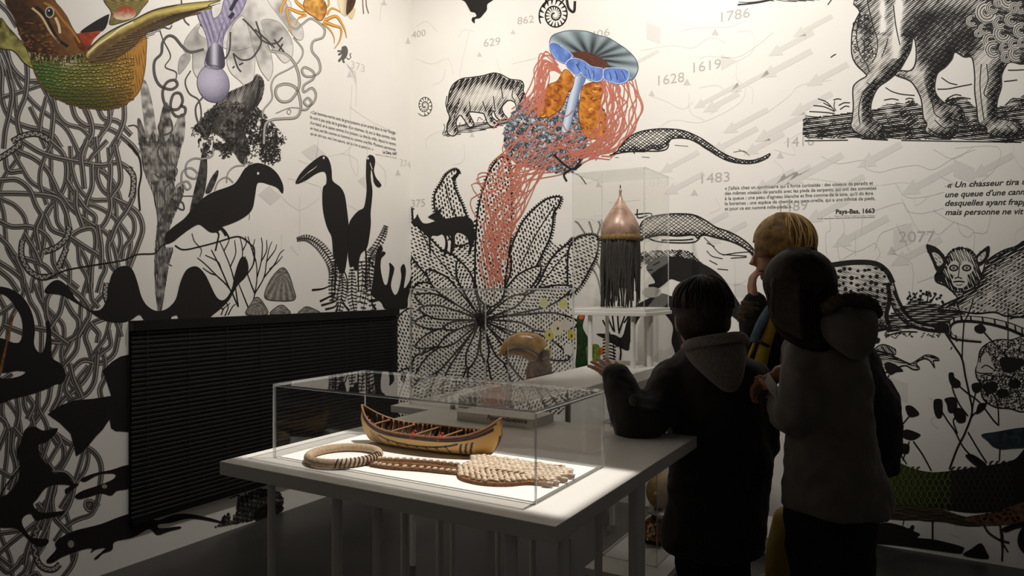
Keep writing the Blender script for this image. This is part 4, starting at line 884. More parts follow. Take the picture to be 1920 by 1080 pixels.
# fan coral and shells
p = Print()
for s_ in ('447 575 430 540 405 515 385 495 370 483', '430 540 415 505 400 475 396 468', '415 505 408 490 385 478', '447 575 440 530 432 500 420 470 412 452', '470 587 478 550 482 520 480 490 470 460 465 443', '478 550 495 520 500 490 505 465 510 453', '495 520 515 495 525 475 533 468', '482 520 490 490 492 460 490 445', '440 530 452 500 455 470 450 443', '500 490 515 470 519 458', '420 470 428 455 430 447', '432 500 442 475 440 450', '480 490 474 470 478 448', '490 490 500 470 500 450', '505 505 520 492 530 480', '405 515 395 512 380 502', '455 470 462 455 460 443', '470 587 455 550 447 530', '478 550 470 530 462 505 460 480', '415 590 420 578 432 568', '422 592 428 576 424 566', '428 590 436 575 442 570', '420 580 412 576'):
    p.stroke(P_(s_), 2.4, BLACK, w2=1.2)
p.up()
for s_, c in (('497 558 504 530 520 508 532 502 542 515 550 540 553 561 525 564', (532, 500)), ('462 589 470 570 482 557 495 570 501 589', (482, 555)), ('507 589 518 576 529 572 538 578 543 588', (530, 570)), ('560 589 566 580 575 575 590 580 600 588', (577, 572))):
    P = p.paint(P_(s_), lambda X, Y, c=c: lerp(rgb(176, 170, 160), rgb(58, 54, 50), np.abs(np.sin(np.arctan2(Y-c[1]+3, X-c[0])*16))*0.7+0.3*vnoise(X, Y, 4, 80))); p.up(); p.outline(P, 1.4, INK, raw=True)
p.finish('printed_fan_coral', 'black fan coral with grey striped shells above the blind', True)

# animals around and below the blind
p = Print()
p.poly(Z(0, 2, '-20 -10 60 0 140 40 210 120 250 220 262 320 256 420 285 478 318 482 340 420 350 330 343 252 375 262 387 400 392 520 460 570 490 640 470 712 420 722 360 752 250 792 100 830 -20 862 -20 692 60 680 150 660 192 628 130 620 -20 620 -20 385 100 410 150 400 170 320 160 220 110 130 50 60 -20 30'))
p.up(); p.paint(Z(0, 2, '97 185 106 215 62 400 12 645 -10 660 -10 620 40 430 75 260'), lambda X, Y: lerp(rgb(150, 104, 56), rgb(84, 56, 30), vnoise(X, Y, 4, 81)), smooth=False)
p.finish('printed_horned_beast', 'black horned beast silhouette at the left edge with an orange spike', True)
p = Print(); p.poly(Z(0, 2, '358 945 450 882 550 842 700 830 835 808 800 700 768 622 840 552 900 515 968 498 968 1078 870 1072 835 1050 822 984 770 1062 720 1112 640 1212 572 1262 558 1200 530 1090 450 1010'), smooth=False); p.finish('printed_diving_bird', 'black diving bird silhouette left of the blind', True)
p = Print(); p.poly(Z(0, 3, '160 60 190 -20 260 -40 330 -10 430 -30 410 20 340 80 290 100 310 200 380 260 400 310 490 305 545 380 592 388 560 422 500 462 488 430 528 402 460 392 380 402 330 432 280 502 250 545 300 602 400 600 482 592 460 622 330 652 270 662 230 612 172 642 172 702 240 790 362 806 340 850 270 852 200 792 120 722 -20 700 -20 512 60 462 130 372 150 262 130 150')); p.stroke(Z(0, 3, '-10 500 60 380 150 270'), 2.5); p.finish('printed_rearing_horse', 'black rearing horse silhouette at the bottom left', True)
p = Print(); p.poly(Z(0, 3, '562 480 620 440 740 400 850 352 858 312 740 320 640 372 608 352 700 312 830 285 985 252 985 408 880 440 832 476 760 460 650 492 590 502')); p.up(); p.poly(el(196, 912, 5, 4), rgb(150, 142, 130)); p.finish('printed_hound', 'black hound head silhouette left of the blind', True)
p = Print(); p.poly(Z(0, 3, '348 965 420 882 414 832 470 782 570 737 750 692 880 642 985 612 1030 640 1110 650 1190 660 1300 622 1400 613 1550 638 1662 672 1655 682 1500 655 1400 652 1280 682 1192 692 1200 722 1340 708 1355 722 1270 744 1180 772 1120 728 1000 790 862 822 842 882 770 912 730 952 708 947 770 892 790 868 720 880 680 905 690 872 620 882 480 930 388 982')); p.up(); p.poly(el(133, 1020, 6, 7), rgb(150, 142, 130)); p.finish('printed_otter', 'long black otter silhouette below the blind', True)
p = Print(); sp_ = cr(Z(0, 3, '1590 722 1640 690 1660 642 1720 602 1735 660 1760 600 1790 500 1850 460 1940 425 2060 430 2120 470 2130 540 2080 590 1960 650 1780 690'), 4, True)
p.hatch(sp_, 20, 2.6, lambda X, Y, d, nx, ny: 0.45+0.5*vnoise(X, Y, 7, 82), INK); p.hatch(sp_, 100, 3.4, lambda X, Y, d, nx, ny: 0.2+0.6*vnoise(X, Y, 6, 83), INK)
p.poly(Z(0, 3, '1900 620 1960 560 2060 540 2125 560 2110 600 2000 650 1920 665'), BLACK)
for s_ in ('1720 500 1800 480 1840 600', '1790 470 1790 600', '1840 450 1860 560', '1900 440 1880 560', '1980 430 1960 560'): p.stroke(Z(0, 3, s_), 2)
p.finish('printed_sea_wreck', 'engraved ship wreck printed under the right part of the blind', True)

p = Print(); tx = rgb(84, 79, 74)
L1 = ['« Ces hommes-marins sont de gros poissons qu’on prend dans la mer Rouge.', 'Ils sont à peu près de la grandeur d’un chameau. Ils ont la tête comme celle', 'd’un bœuf, et la queue comme d’un poisson. La tête du mâle, depuis le ventre', 'en haut, est fait comme un homme ou comme une fille. Plusieurs personnes', 'qui en ont vus, me l’ont assuré, car je n’en ai point vu. »']
for i, s_ in enumerate(L1): p.text(s_.replace('’', "'"), (582, 212+i*10), ((742 if i < 4 else 700), 212+i*10+(41 if i < 4 else 30)+(0 if i else -1)), 6.2-0.2*i, tx, 0.0, 0.004)
p.text('Le Caire, 1647', (718, 287), (744, 291), 5.5, INK, 0, 0.02); p.text('relation du voyage de Levant', (704, 290), (744, 297), 2.2, tx)
p.finish('printed_quotation', 'small printed quotation above the storks', True)

p = Print(); P = cr(P_('742 768 741 640 744 604 752 588 770 578 771.5 600 771.5 770'), 3, True); p.poly(P, PAPER, raw=True); p.up(); p.dashes(P, 60, 5.2, 5.6, 2.8); p.outline(P, 3, raw=True); p.stroke(P_('745 700 758 692 771 690'), 3); p.stroke(P_('744 760 756 720 771 712'), 2.6)
p.finish('printed_leaf_edge', 'narrow strip of hatched leaf printed between the blind and the corner', True)
LAYER[0] = 0
# ================================================================ BACK WALL (right hand side of the picture)
# faint map: contour lines, arrows, hexagons, triangles, numbers
p = Print(); fa = rgb(212, 207, 199); fb = rgb(196, 191, 183); fc = rgb(210, 205, 197)
def arrow(x, y, L=70, w=11, a=152, col=fc):
    d = np.array([math.cos(math.radians(a)), math.sin(math.radians(a))*1.0]); n = np.array([-d[1], d[0]]); q = np.array([x, y]); hd = q+d*L; tip = hd+d*w*2.6
    p.poly([q+n*w/2, hd+n*w/2, hd+n*w*1.15, tip, hd-n*w*1.15, hd-n*w/2, q-n*w/2], col, smooth=False)
for x, y, L, w in ((1235, 95, 60, 6), (1440, 135, 60, 8), (1385, 158, 75, 8), (1385, 175, 50, 10), (1440, 205, 70, 10), (1420, 240, 75, 10), (1525, 60, 70, 10), (1522, 95, 80, 11), (1590, 120, 60, 11), (1560, 175, 60, 11), (1510, 215, 80, 11), (1490, 320, 60, 12), (1520, 312, 50, 10), (1580, 290, 90, 12), (1690, 270, 60, 13), (1790, 312, 80, 13), (1665, 408, 85, 13), (1590, 375, 60, 12), (1765, 448, 75, 13), (1320, 325, 60, 10), (1365, 400, 60, 10), (1400, 418, 60, 10), (1310, 285, 60, 9), (1560, 30, 60, 9), (1470, 250, 60, 10), (1620, 330, 50, 11), (1290, 640, 50, 11), (1900, 290, 60, 12)):
    arrow(x, y, L, w)
p.up()
for s_ in ('960 120 1000 110 1050 98 1110 95', '1200 95 1260 85 1300 90 1330 70 1360 80', '1280 75 1275 60 1310 52 1370 50 1390 40', '1310 110 1330 105 1380 108 1420 85 1450 60', '1220 180 1250 190 1280 205 1300 190', '1230 245 1260 225 1310 230 1350 215 1390 190 1400 160', '1310 165 1345 160 1360 175 1350 200 1330 215', '1380 60 1410 60 1412 95 1382 115', '1382 115 1382 150 1410 165 1410 195', '1292 175 1294 210 1320 225', '1440 210 1480 180 1500 160 1560 150', '1450 300 1470 320 1450 340', '1470 268 1500 250 1530 240 1560 200', '1540 293 1572 307 1620 300 1622 315 1650 323 1680 315 1720 310 1750 318 1790 295 1830 280', '1480 345 1510 335 1560 340 1640 348 1690 342 1715 350 1715 385 1740 370', '1790 278 1870 275 1870 310 1840 340 1810 350', '1750 280 1788 298 1825 275', '1690 372 1705 400 1720 430 1740 440', '1680 345 1700 370 1740 368 1770 360', '1640 395 1690 380 1700 395 1730 400 1770 390', '1555 405 1557 430 1548 440 1550 480', '1580 410 1583 435 1570 455 1575 490', '1618 400 1615 440', '1604 440 1604 480', '1570 455 1604 472 1640 455', '1604 472 1570 492', '1640 455 1650 475 1640 490', '1640 470 1650 440 1670 430 1700 420', '1750 395 1785 415 1825 432 1825 470', '1790 415 1760 440 1750 430', '1795 415 1800 435 1815 445 1825 435', '1825 435 1850 435 1860 390', '1675 475 1710 495 1710 560', '1705 470 1690 440 1680 420', '1720 530 1760 515', '1905 435 1904 470', '1905 435 1920 425', '1900 270 1905 300 1920 320', '780 50 800 40 820 60', '780 110 810 120 840 110 850 140', '810 160 830 150 835 130', '860 70 870 55 890 60', '880 60 862 140 880 150', '930 110 940 140', '800 280 800 260 830 245 860 255', '870 270 870 300 850 310', '1080 340 1100 345 1130 330', '1140 380 1200 375', '1250 330 1262 335', '1340 370 1350 390 1330 400', '1455 470 1450 490', '1378 470 1378 560', '1340 520 1378 535 1400 525', '1450 280 1490 290 1480 262', '1760 330 1790 345 1770 350', '1560 500 1530 520', '1870 640 1850 660', '1740 745 1770 760', '1755 780 1745 790 1760 805', '1810 880 1850 865', '1780 1000 1800 1010', '1900 640 1880 655 1870 640'):
    p.stroke(P_(s_), 1.2, fb if s_[:2] in ('16', '17', '18', '15') else fa, n=3)
for s_ in ('1212 42 1238 52 1238 82 1212 73', '1352 102 1382 114 1352 132', '1788 298 1827 315 1827 345 1788 330', '1675 432 1711 417 1711 455 1675 472', '1665 705 1702 720 1702 757 1665 740', '1378 530 1400 535 1400 560 1378 555', '1910 460 1925 450 1925 480'): p.poly(P_(s_), fc, smooth=False)
for x, y, r in ((899, 102, 5), (962, 60, 5), (885, 253, 5), (1341, 60, 7), (1288, 154, 7), (1222, 175, 6), (1302, 361, 7), (1463, 291, 7), (1672, 470, 9), (1122, 346, 6)): p.poly([(x-r, y+r*0.8), (x+r, y+r*0.8), (x, y-r)], fb, smooth=False)
p.up()
for t, a, b, h in (('400', (772, 72), (798, 67), 13), ('629', (907, 88), (938, 84), 15), ('862', (970, 46), (1001, 42), 14), ('406', (1106, 73), (1143, 66), 14), ('1786', (1352, 41), (1406, 32), 19), ('1628', (1234, 160), (1283, 153), 19), ('1619', (1300, 136), (1352, 128), 19), ('1416', (1476, 276), (1526, 272), 19), ('1483', (1315, 344), (1368, 340), 19), ('1489', (1462, 398), (1514, 393), 19), ('375', (771, 389), (797, 387), 15), ('2077', (1685, 454), (1753, 453), 21)):
    p.text(t, a, b, h, rgb(178, 172, 164))
p.finish('printed_map_marks', 'faint grey map lines arrows and numbers printed on the right hand wall')

# quotations
p = Print(); tx = rgb(66, 61, 57)
L2 = [("« J'allais chez un apothicaire qui a force curiosités : des oiseaux de paradis et", 1637), ("des mêmes oiseaux de paradis avec les pieds de serpents, qui ont des sonnettes", 1643), ("à la queue ; une peau d'agneau blanche et fine comme de la soie, qu'il dit être", 1637), ("le borames ; une espèce de chenille ou cure-oreille, qui a une infinité de pieds,", 1641), ("et pour ce est nommé mille-pieds. »", 1483)]
for i, (s_, x1) in enumerate(L2):
    y0 = 356+i*9.6; p.text(s_, (1359, y0), (x1, y0-0.036*(x1-1359)), 6.6, tx, 0.0, 0.012)
p.text('Pays-Bas, 1663', (1567, 401), (1640, 399), 8.5, INK, 0, 0.035); p.text("Discours et relation du voyage d'un curieux en Hollande", (1565, 406), (1640, 405), 2, tx); p.text("tiré des observations d'histoire naturelle, tome second, page quarante", (1532, 411), (1640, 408), 2.2, tx, 0, 0.02)
p.finish('printed_quotation', 'five line quotation printed above the fair haired woman')
p = Print()
for s_, a, b in (('« Un chasseur tira un', (1776, 352), (1934, 345)), ("une queue d'une canne", (1772, 370), (1930, 364)), ('desquelles ayant frappé', (1772, 386), (1936, 383)), ('mais personne ne vit la', (1772, 403), (1934, 401))): p.text(s_, a, b, 11, INK, 0.28, 0.02)
p.finish('printed_quotation', 'large italic quotation printed at the right edge of the wall')

# ammonites, top silhouettes
p = Print()
def ammonite(cx, cy, R, th0, sq=1.0, n=18, turns=2.3, flip=1):
    T = np.linspace(0, turns*2*math.pi, 90); r = R*(0.1+0.9*(T/T[-1])); x = cx+flip*r*np.cos(T+th0); y = cy+sq*r*np.sin(T+th0)
    p.poly([(cx+R*1.02*math.cos(t), cy+sq*R*1.02*math.sin(t)) for t in np.linspace(0, 6.28, 24, endpoint=False)], rgb(224, 219, 210)); p.up()
    p.stroke(np.stack([x, y], 1), R*0.09, BLACK, raw=True)
    for k in range(int(n*turns)):
        t = k/(n*turns)*T[-1]; ro = R*(0.1+0.9*t/T[-1]); ri = max(R*0.08, R*(0.1+0.9*(t-2*math.pi)/T[-1])) if t > 2*math.pi else ro*0.35
        p.stroke([(cx+flip*ro*math.cos(t+th0), cy+sq*ro*math.sin(t+th0)), (cx+flip*(ri+(ro-ri)*.25)*math.cos(t+th0+.12), cy+sq*(ri+(ro-ri)*.25)*math.sin(t+th0+.12))], max(1.2, ro*0.19), BLACK, w2=0.8, n=2)
ammonite(796, 198, 16, 0.5, 1.28, 13)
ammonite(1040, 28, 30, 4.9, 1.12, 17, flip=-1)
p.stroke(P_('1062 -6 1066 15 1076 22 1078 2'), 5); p.stroke(P_('1050 8 1060 -4'), 3); p.stroke(P_('1018 14 1024 2 1020 -6'), 4)
p.finish('printed_ammonites', 'two black and white spiral ammonites printed on the back wall')
p = Print(); p.poly(P_('850 -6 870 2 880 18 886 30 884 38 890 44 891 36 900 34 908 25 913 18 914 8 925 0 930 -6')); p.up(); p.poly(P_('872 5 877 14 882 22 890 24 893 30 886 32 880 24 873 12'), PAPER); p.finish('printed_black_bird', 'black bird silhouette cut off at the top of the back wall')
p = Print(); p.stroke(P_('1383 9 1420 5 1460 -3 1500 -6'), 3.2); p.stroke(P_('1385 4 1410 4 1450 -2'), 1.4, INK); p.stroke(P_('1552 9 1560 -2'), 2); p.hatch(cr(P_('1440 -8 1540 -8 1536 1 1480 3 1440 1'), 3, True), 5, 2.2, lambda X, Y, d, nx, ny: 0.6+0*X, INK)
p.finish('printed_snout', 'edge of an engraved beast cut off at the top of the right hand wall')

# hippopotamus
p = Print()
hip = P_('838 205 840 190 843 172 850 158 865 148 885 145 905 142 925 137 940 140 955 148 968 150 978 152 982 160 981 170 985 180 984 195 978 207 970 205 965 192 955 188 948 192 941 202 945 214 951 222 940 226 930 219 925 207 922 218 934 231 926 238 915 232 908 215 903 212 880 210 884 222 889 234 880 238 870 224 862 216 855 230 858 247 850 255 840 250 838 235 843 220')
G_ = cr(P_('828 250 850 236 880 230 920 228 960 222 965 228 930 240 880 248 840 256'), 4, True); p.hatch(G_, -6, 2.4, lambda X, Y, d, nx, ny: 0.3+0.6*vnoise(X, Y, 7, 90)); p.up()
p.engrave(hip, -55, 2.5, (-0.2, 0.9), 14, 0.34, 2.2, extra=lambda X, Y: 0.55*np.exp(-((Y-205)/8)**2)*(X < 930)*0.8-0.4*np.exp(-(((X-905)/22)**2+((Y-172)/14)**2)))
for s_ in ('838 180 836 195 839 207', '955 160 962 165 960 180 966 190', '972 160 976 166', '945 150 940 160 943 185', '905 190 912 210', '880 190 882 210', '862 185 850 225', '925 180 928 205', '968 175 975 190 972 200', '955 152 962 152'): p.stroke(P_(s_), 1.8)
for s_ in ('829 252 834 240 832 232', '834 250 840 238', '895 228 898 220 905 225', '860 238 863 230', '905 230 912 222'): p.stroke(P_(s_), 1.2, INK)
p.finish('printed_hippopotamus', 'engraved hippopotamus printed left of the blue flower cap')

# rosette plant with hatched leaves (behind the jellyfish strands)
p = Print(); fc_ = (903, 600)
def leaf(pts, fan=None, ang=90, gap=5.4, ln=6.0, w=3.0, spikes=True, line=3.6, mid=None, fill=PAPER):
    p.up(); P = p.poly(pts, fill, n=5); p.up(); p.dashes(P, ang, gap, ln, w, fan=fan); p.up(); p.outline(P, line, raw=True)
    if mid: p.stroke(P_(mid), 2.2)
    if spikes:
        c = P.mean(0); d, nx, ny = None, None, None; Q = np.roll(P, -1, 0); n = np.stack([(Q-P)[:, 1], -(Q-P)[:, 0]], 1); n /= np.maximum(np.hypot(n[:, 0], n[:, 1]), 1e-6)[:, None]; sg = np.sign(((P-c)*n).sum(1))[:, None]; E = P+n*sg*5
        p.segs(P[:, 0], P[:, 1], E[:, 0], E[:, 1]+1.5, 2.6)
base_ = cr(P_('773 775 773 470 800 455 840 470 880 440 895 400 930 400 960 440 985 480 1010 440 1035 450 1060 470 1072 520 1068 560 1078 620 1075 700 1066 770 1000 775 900 775'), 4, True)
p.poly(base_, PAPER, raw=True); p.up(); p.dashes(base_, 88, 5.0, 5.4, 2.7, fan=fc_); p.up()
leaf(Z(1, 1, '1345 500 1340 380 1390 290 1430 225 1490 190 1518 215 1500 250 1480 260 1500 350 1540 440 1580 540 1640 700 1500 760 1400 600'), ang=80, mid='835 345 842 375 860 420')
leaf(Z(1, 1, '1165 480 1110 560 1098 640 1130 760 1170 850 1300 1000 1480 1120 1640 1250 1600 1000 1500 850 1400 800 1300 700 1230 630 1180 580'), ang=25, mid='782 420 810 470 860 530')
leaf(Z(2, 1, '362 398 345 470 312 520 305 600 285 700 240 800 190 900 110 1050 20 1180 -60 1200 -40 1000 -10 800 50 640 110 545 190 465 270 410'), ang=75, mid='1040 385 1005 440 975 500')
leaf(Z(2, 1, '470 720 420 745 320 830 260 920 200 1040 100 1180 240 1200 380 1130 460 1050 490 960'), ang=20, mid='1075 460 1040 500 1010 540')
leaf(P_('1066 470 1078 450 1092 442 1112 440 1122 450 1118 480 1108 500 1098 520 1085 540 1068 552 1064 520'), ang=30)
for s_ in ('1097 438 1085 420 1078 415', '1112 440 1108 425 1104 415', '1118 445 1125 425 1122 414', '1122 452 1130 440 1128 412', '1108 500 1120 520 1128 560 1124 590', '1118 490 1132 520 1138 560', '1128 470 1126 520 1134 560'): p.stroke(P_(s_), 3.2, rgb(70, 66, 62), prof=[BLACK, rgb(150, 144, 136), BLACK])
# left lower leaves by the corner
leaf(P_('773 700 773 560 790 540 815 560 850 590 800 650'), ang=60); leaf(P_('773 780 773 680 800 660 840 640 860 630 830 680 800 740'), ang=-35); leaf(P_('773 600 773 545 800 530 850 560 880 590 830 600'), ang=15)
# rosette petals
for k, (a, L, wd) in enumerate(((178, 130, 26), (158, 150, 26), (138, 170, 30), (116, 165, 28), (95, 150, 30), (72, 165, 30), (48, 175, 32), (24, 180, 34), (2, 185, 32), (-20, 180, 32), (-42, 150, 30), (-66, 130, 26), (-112, 120, 24), (-138, 140, 28), (-160, 150, 28), (190, 120, 22), (106, 95, 18), (60, 95, 18), (36, 110, 18), (148, 95, 18), (12, 100, 18), (-30, 95, 18), (168, 75, 14), (84, 80, 14))):
    t = math.radians(a); d = np.array([math.cos(t), math.sin(t)]); n = np.array([-d[1], d[0]]); c = np.array(fc_)
    if c[0]+d[0]*L < 776: L = (c[0]-778)/abs(d[0])
    pts = [c+d*8+n*2, c+d*L*0.45+n*wd*0.42, c+d*L*0.75+n*wd*0.55, c+d*L, c+d*L*0.75-n*wd*0.55, c+d*L*0.45-n*wd*0.42, c+d*8-n*2]
    leaf([tuple(q) for q in pts], fan=fc_, ang=(90 if k % 3 else 55), gap=5.0, ln=5.0, w=3.0, spikes=False, line=3.6)
for a in range(0, 360, 14):
    t = math.radians(a); p.stroke([(fc_[0]+4*math.cos(t), fc_[1]+4*math.sin(t)), (fc_[0]+random.uniform(30, 62)*math.cos(t), fc_[1]+random.uniform(30, 62)*math.sin(t))], 3, BLACK, w2=1.0, n=2)
p.poly(el(*fc_, 9, 8), BLACK)
leaf(P_('893 545 891 480 893 430 897 390 905 357 916 325 930 303 945 292 953 302 957 330 959 370 959 420 955 470 948 520 942 560 915 575'), ang=80, w=3.4)
p.finish('printed_hatched_plant', 'big black and white hatched rosette plant printed in the corner')

# deer
p = Print()
p.poly(Z(1, 1, '1290 550 1320 525 1350 505 1390 440 1360 500 1400 470 1385 510 1400 545 1440 560 1500 545 1580 545 1620 570 1636 610 1630 640 1640 700 1620 780 1605 830 1590 820 1600 760 1570 690 1500 670 1490 760 1470 830 1455 820 1462 700 1430 690 1440 760 1420 840 1405 830 1420 740 1400 680 1360 690 1320 690 1310 740 1312 820 1300 820 1295 740 1290 690 1260 670 1235 630 1210 605 1180 610 1165 580 1195 555 1210 525 1222 550 1250 590 1290 595 1340 580 1355 590 1330 570'))
p.finish('printed_deer', 'two black antelope silhouettes standing on the hatched leaves')

# coral birds by the pedestal
p = Print()
P = p.paint(P_('1082 600 1088 590 1096 592 1092 612 1100 630 1112 650 1108 680 1094 692 1080 690 1082 650'), lambda X, Y: lerp(rgb(36, 74, 30), rgb(28, 38, 22), vnoise(X, Y, 5, 100))); p.up(); p.outline(P, 1.3, BLACK, raw=True)
p.poly(el(1090, 594, 5, 5), rgb(190, 84, 40)); p.poly(el(1128, 658, 5, 7), rgb(200, 96, 40)); p.paint(P_('1100 650 1120 645 1126 660 1122 676 1106 684 1100 670'), lambda X, Y: lerp(rgb(44, 92, 36), rgb(150, 150, 60), vnoise(X, Y, 4, 101)))
for cx, cy, r, c in ((1030, 628, 9, rgb(196, 184, 90)), (1072, 628, 8, rgb(190, 170, 60)), (1045, 615, 12, rgb(214, 202, 176)), (1056, 570, 8, rgb(196, 192, 120)), (1020, 568, 8, rgb(200, 196, 150)), (1062, 610, 9, rgb(206, 196, 180)), (1028, 660, 6, rgb(170, 150, 60)), (1066, 655, 9, rgb(220, 214, 206))): p.up(); p.poly(el(cx, cy, r, r*1.2), c)
for cx, cy in ((1030, 628), (1072, 630), (1046, 616)): p.poly(el(cx, cy, 2, 3), BLACK)
p.finish('printed_bright_birds', 'green and orange birds and yellow blossoms printed behind the pedestal legs')

# blue flower cap with coral and red strands
p = Print(); RD = [rgb(132, 66, 52), rgb(206, 128, 106), rgb(158, 82, 64)]
cor = P_('945 250 955 225 965 205 985 190 1010 180 1040 175 1075 180 1095 210 1100 250 1095 290 1080 318 1050 325 1020 318 990 312 965 300 948 280')
CP = cr(cor, 4, True); X = RNG.uniform(940, 1105, 5200); Y = RNG.uniform(172, 330, 5200); k = pip(X, Y, CP); X, Y = X[k], Y[k]; th = RNG.uniform(0, 6.3, len(X)); L_ = RNG.uniform(1.5, 4.5, len(X))
p.poly(CP, rgb(172, 172, 172), raw=True); p.up(); pal = [rgb(34, 36, 44), rgb(206, 208, 210), rgb(110, 124, 152), rgb(140, 140, 140), rgb(60, 62, 72), rgb(226, 222, 214)]
ci = (vnoise(X, Y, 8, 110)*4+RNG.random(len(X))*3).astype(int) % 6
for c in range(6): q = ci == c; p.segs(X[q]-np.cos(th[q])*L_[q], Y[q]-np.sin(th[q])*L_[q], X[q]+np.cos(th[q])*L_[q], Y[q]+np.sin(th[q])*L_[q], RNG.uniform(1.5, 3, q.sum()), pal[c])
p.up(); ora = lambda X, Y: lerp(rgb(214, 140, 44), rgb(140, 66, 18), (vnoise(X, Y, 7, 111)*0.7+vnoise(X, Y, 3.5, 112)*0.5-0.25)*1.5)
def blob(s_, extra=None):
    P = p.paint(Z(2, 0, s_), ora); p.up(); p.outline(P, 1.2, rgb(96, 46, 16), raw=True)
    for i in range(26):
        x, y = RNG.uniform(P[:, 0].min(), P[:, 0].max()), RNG.uniform(P[:, 1].min(), P[:, 1].max())
        if pip(np.array([x]), np.array([y]), P)[0]: a0 = random.uniform(0, 6); a = np.linspace(a0, a0+2.6, 5); p.stroke(np.stack([x+4*np.cos(a), y+3*np.sin(a)], 1), 1.6, random.choice([rgb(90, 38, 12), rgb(238, 190, 92), rgb(60, 30, 16)]), raw=True)
blob('400 520 470 590 462 640 420 700 390 780 340 840 260 880 190 868 180 820 220 740 270 640 340 605'); blob('540 640 660 615 682 680 660 760 700 850 716 920 690 1000 640 1040 560 1030 520 960 500 860 510 740')
P = p.paint(Z(2, 0, '478 570 548 565 545 610 510 680 495 750 465 850 425 980 370 980 395 860 428 720 460 640'), lambda X, Y: lerp(rgb(206, 214, 226), rgb(104, 124, 164), np.abs(X-(1080-(Y-145)*0.22))/11)); p.up(); p.outline(P, 1, rgb(70, 84, 116), raw=True)
def strand(pts, w=2.6, jit=4.0):
    p.up(); q = np.asarray(pts, float)+RNG.normal(0, jit, (len(pts), 2))*np.linspace(0.3, 1, len(pts))[:, None]; p.stroke(q, w, n=5, prof=RD)
for i in range(20):
    t = i/19; u_ = lambda k_: random.uniform(-k_, k_)
    strand([(1044+10*t, 120+20*t), (1018+14*t+u_(6), 100+30*t+u_(7)), (1006+16*t+u_(8), 128+26*t+u_(6)), (1000+22*t+u_(10), 158+22*t), (988+30*t+u_(14), 186+14*t), (972+34*t+u_(14), 208+12*t)], 2.2, 2.5)
for i in range(30):
    x = 1128+random.random()*72; y = 146+random.uniform(0, 14)
    strand([(x-6, y-4), (x+random.uniform(-8, 10), y+22), (x+random.uniform(-12, 14), y+50), (x+random.uniform(-12, 10), y+80), (x-10+random.uniform(-16, 10), y+108), (x-30+random.uniform(-22, 10), y+128), (x-60+random.uniform(-30, 6), y+140)], 2.3, 5)
for i in range(13):
    a = (random.uniform(1060, 1160), random.uniform(240, 300))
    strand([a, (a[0]-40, a[1]+random.uniform(-6, 16)), (a[0]-85, a[1]+random.uniform(4, 36)), (random.uniform(950, 1010), random.uniform(320, 370)), (random.uniform(925, 985), random.uniform(350, 430)), (random.uniform(900, 960), random.uniform(400, 470)), (random.uniform(905, 945), random.uniform(470, 540))], 2.0, 5)
for i in range(17):
    a = (random.uniform(945, 1010), random.uniform(225, 310))
    strand([a, (a[0]-18+random.uniform(-12, 12), a[1]+24), (random.uniform(885, 990), random.uniform(310, 350)), (random.uniform(880, 985), random.uniform(350, 400)), (random.uniform(900, 970), random.uniform(400, 440)), (random.uniform(900, 950), random.uniform(450, 500)), (random.uniform(900, 945), random.uniform(520, 560))], 1.9, 5)
for i in range(14):
    a = (random.uniform(960, 1090), random.uniform(200, 300)); strand([a, (a[0]-14, a[1]+14), (a[0]-34, a[1]+10), (a[0]-50, a[1]+24)], 2.2, 5)
p.stroke(Z(2, 1, '310 80 400 160 460 190 520 150'), 4, BLACK); p.stroke(Z(2, 1, '440 190 390 230 410 280'), 4, BLACK); p.stroke(Z(2, 1, '470 180 510 130 500 110'), 3.5, BLACK); p.stroke(Z(2, 1, '450 210 510 240 555 300'), 2, INK)
# cap
ccx, ccy = 1107, 110
P = p.up() and p.paint(Z(2, 0, '280 330 300 270 370 240 450 228 560 235 650 265 720 282 800 330 870 380 925 440 946 500 930 560 890 600 800 580 640 540 450 460 330 445 290 390'), lambda X, Y: lerp(rgb(160, 176, 180), rgb(34, 40, 42), np.clip(np.abs(np.sin(np.arctan2((Y-ccy)*1.7, X-ccx)*7.5))**2*0.55+np.clip(1.15-np.hypot((X-ccx)/82, (Y-ccy)/50), 0, 1)*0.75, 0, 1))); p.up(); p.outline(P, 1.4, rgb(60, 72, 84), raw=True)
P = p.paint(Z(2, 0, '450 400 500 384 570 390 640 418 700 455 724 492 680 512 620 498 560 472 490 442'), lambda X, Y: lerp(rgb(104, 56, 38), rgb(52, 28, 20), (np.sin(X*1.9+Y*0.9)*np.sin(Y*2.1-X*0.5)+1)/2)); p.up()
for s_ in ('278 335 320 320 390 360 452 412 440 440 410 472 380 472 330 442 298 390', '404 485 430 446 480 438 540 460 600 500 672 512 686 545 676 592 640 612 590 602 540 572 520 546 490 566 440 532', '688 525 740 510 820 514 872 532 877 580 852 612 800 628 740 616 693 592'):
    P = p.up() and p.paint(Z(2, 0, s_), lambda X, Y: lerp(rgb(124, 154, 214), rgb(72, 98, 168), vnoise(X, Y*0.5, 6, 120)*1.1)); p.up(); p.outline(P, 1.6, rgb(190, 204, 232), raw=True); p.outline(np.asarray(P)+0.8, 0.8, rgb(40, 54, 100), raw=True)
for s_ in ('480 480 500 510 510 530', '500 470 490 500', '570 520 580 560 590 590', '610 530 615 560 612 590', '730 540 740 570 745 600', '770 530 785 565 790 600', '820 530 840 560 850 590', '545 500 560 520'): p.stroke(Z(2, 0, s_), 1.4, rgb(30, 40, 76))
p.finish('printed_jellyfish_flower', 'blue cupped flower cap trailing red strands over orange coral, printed on the back wall')

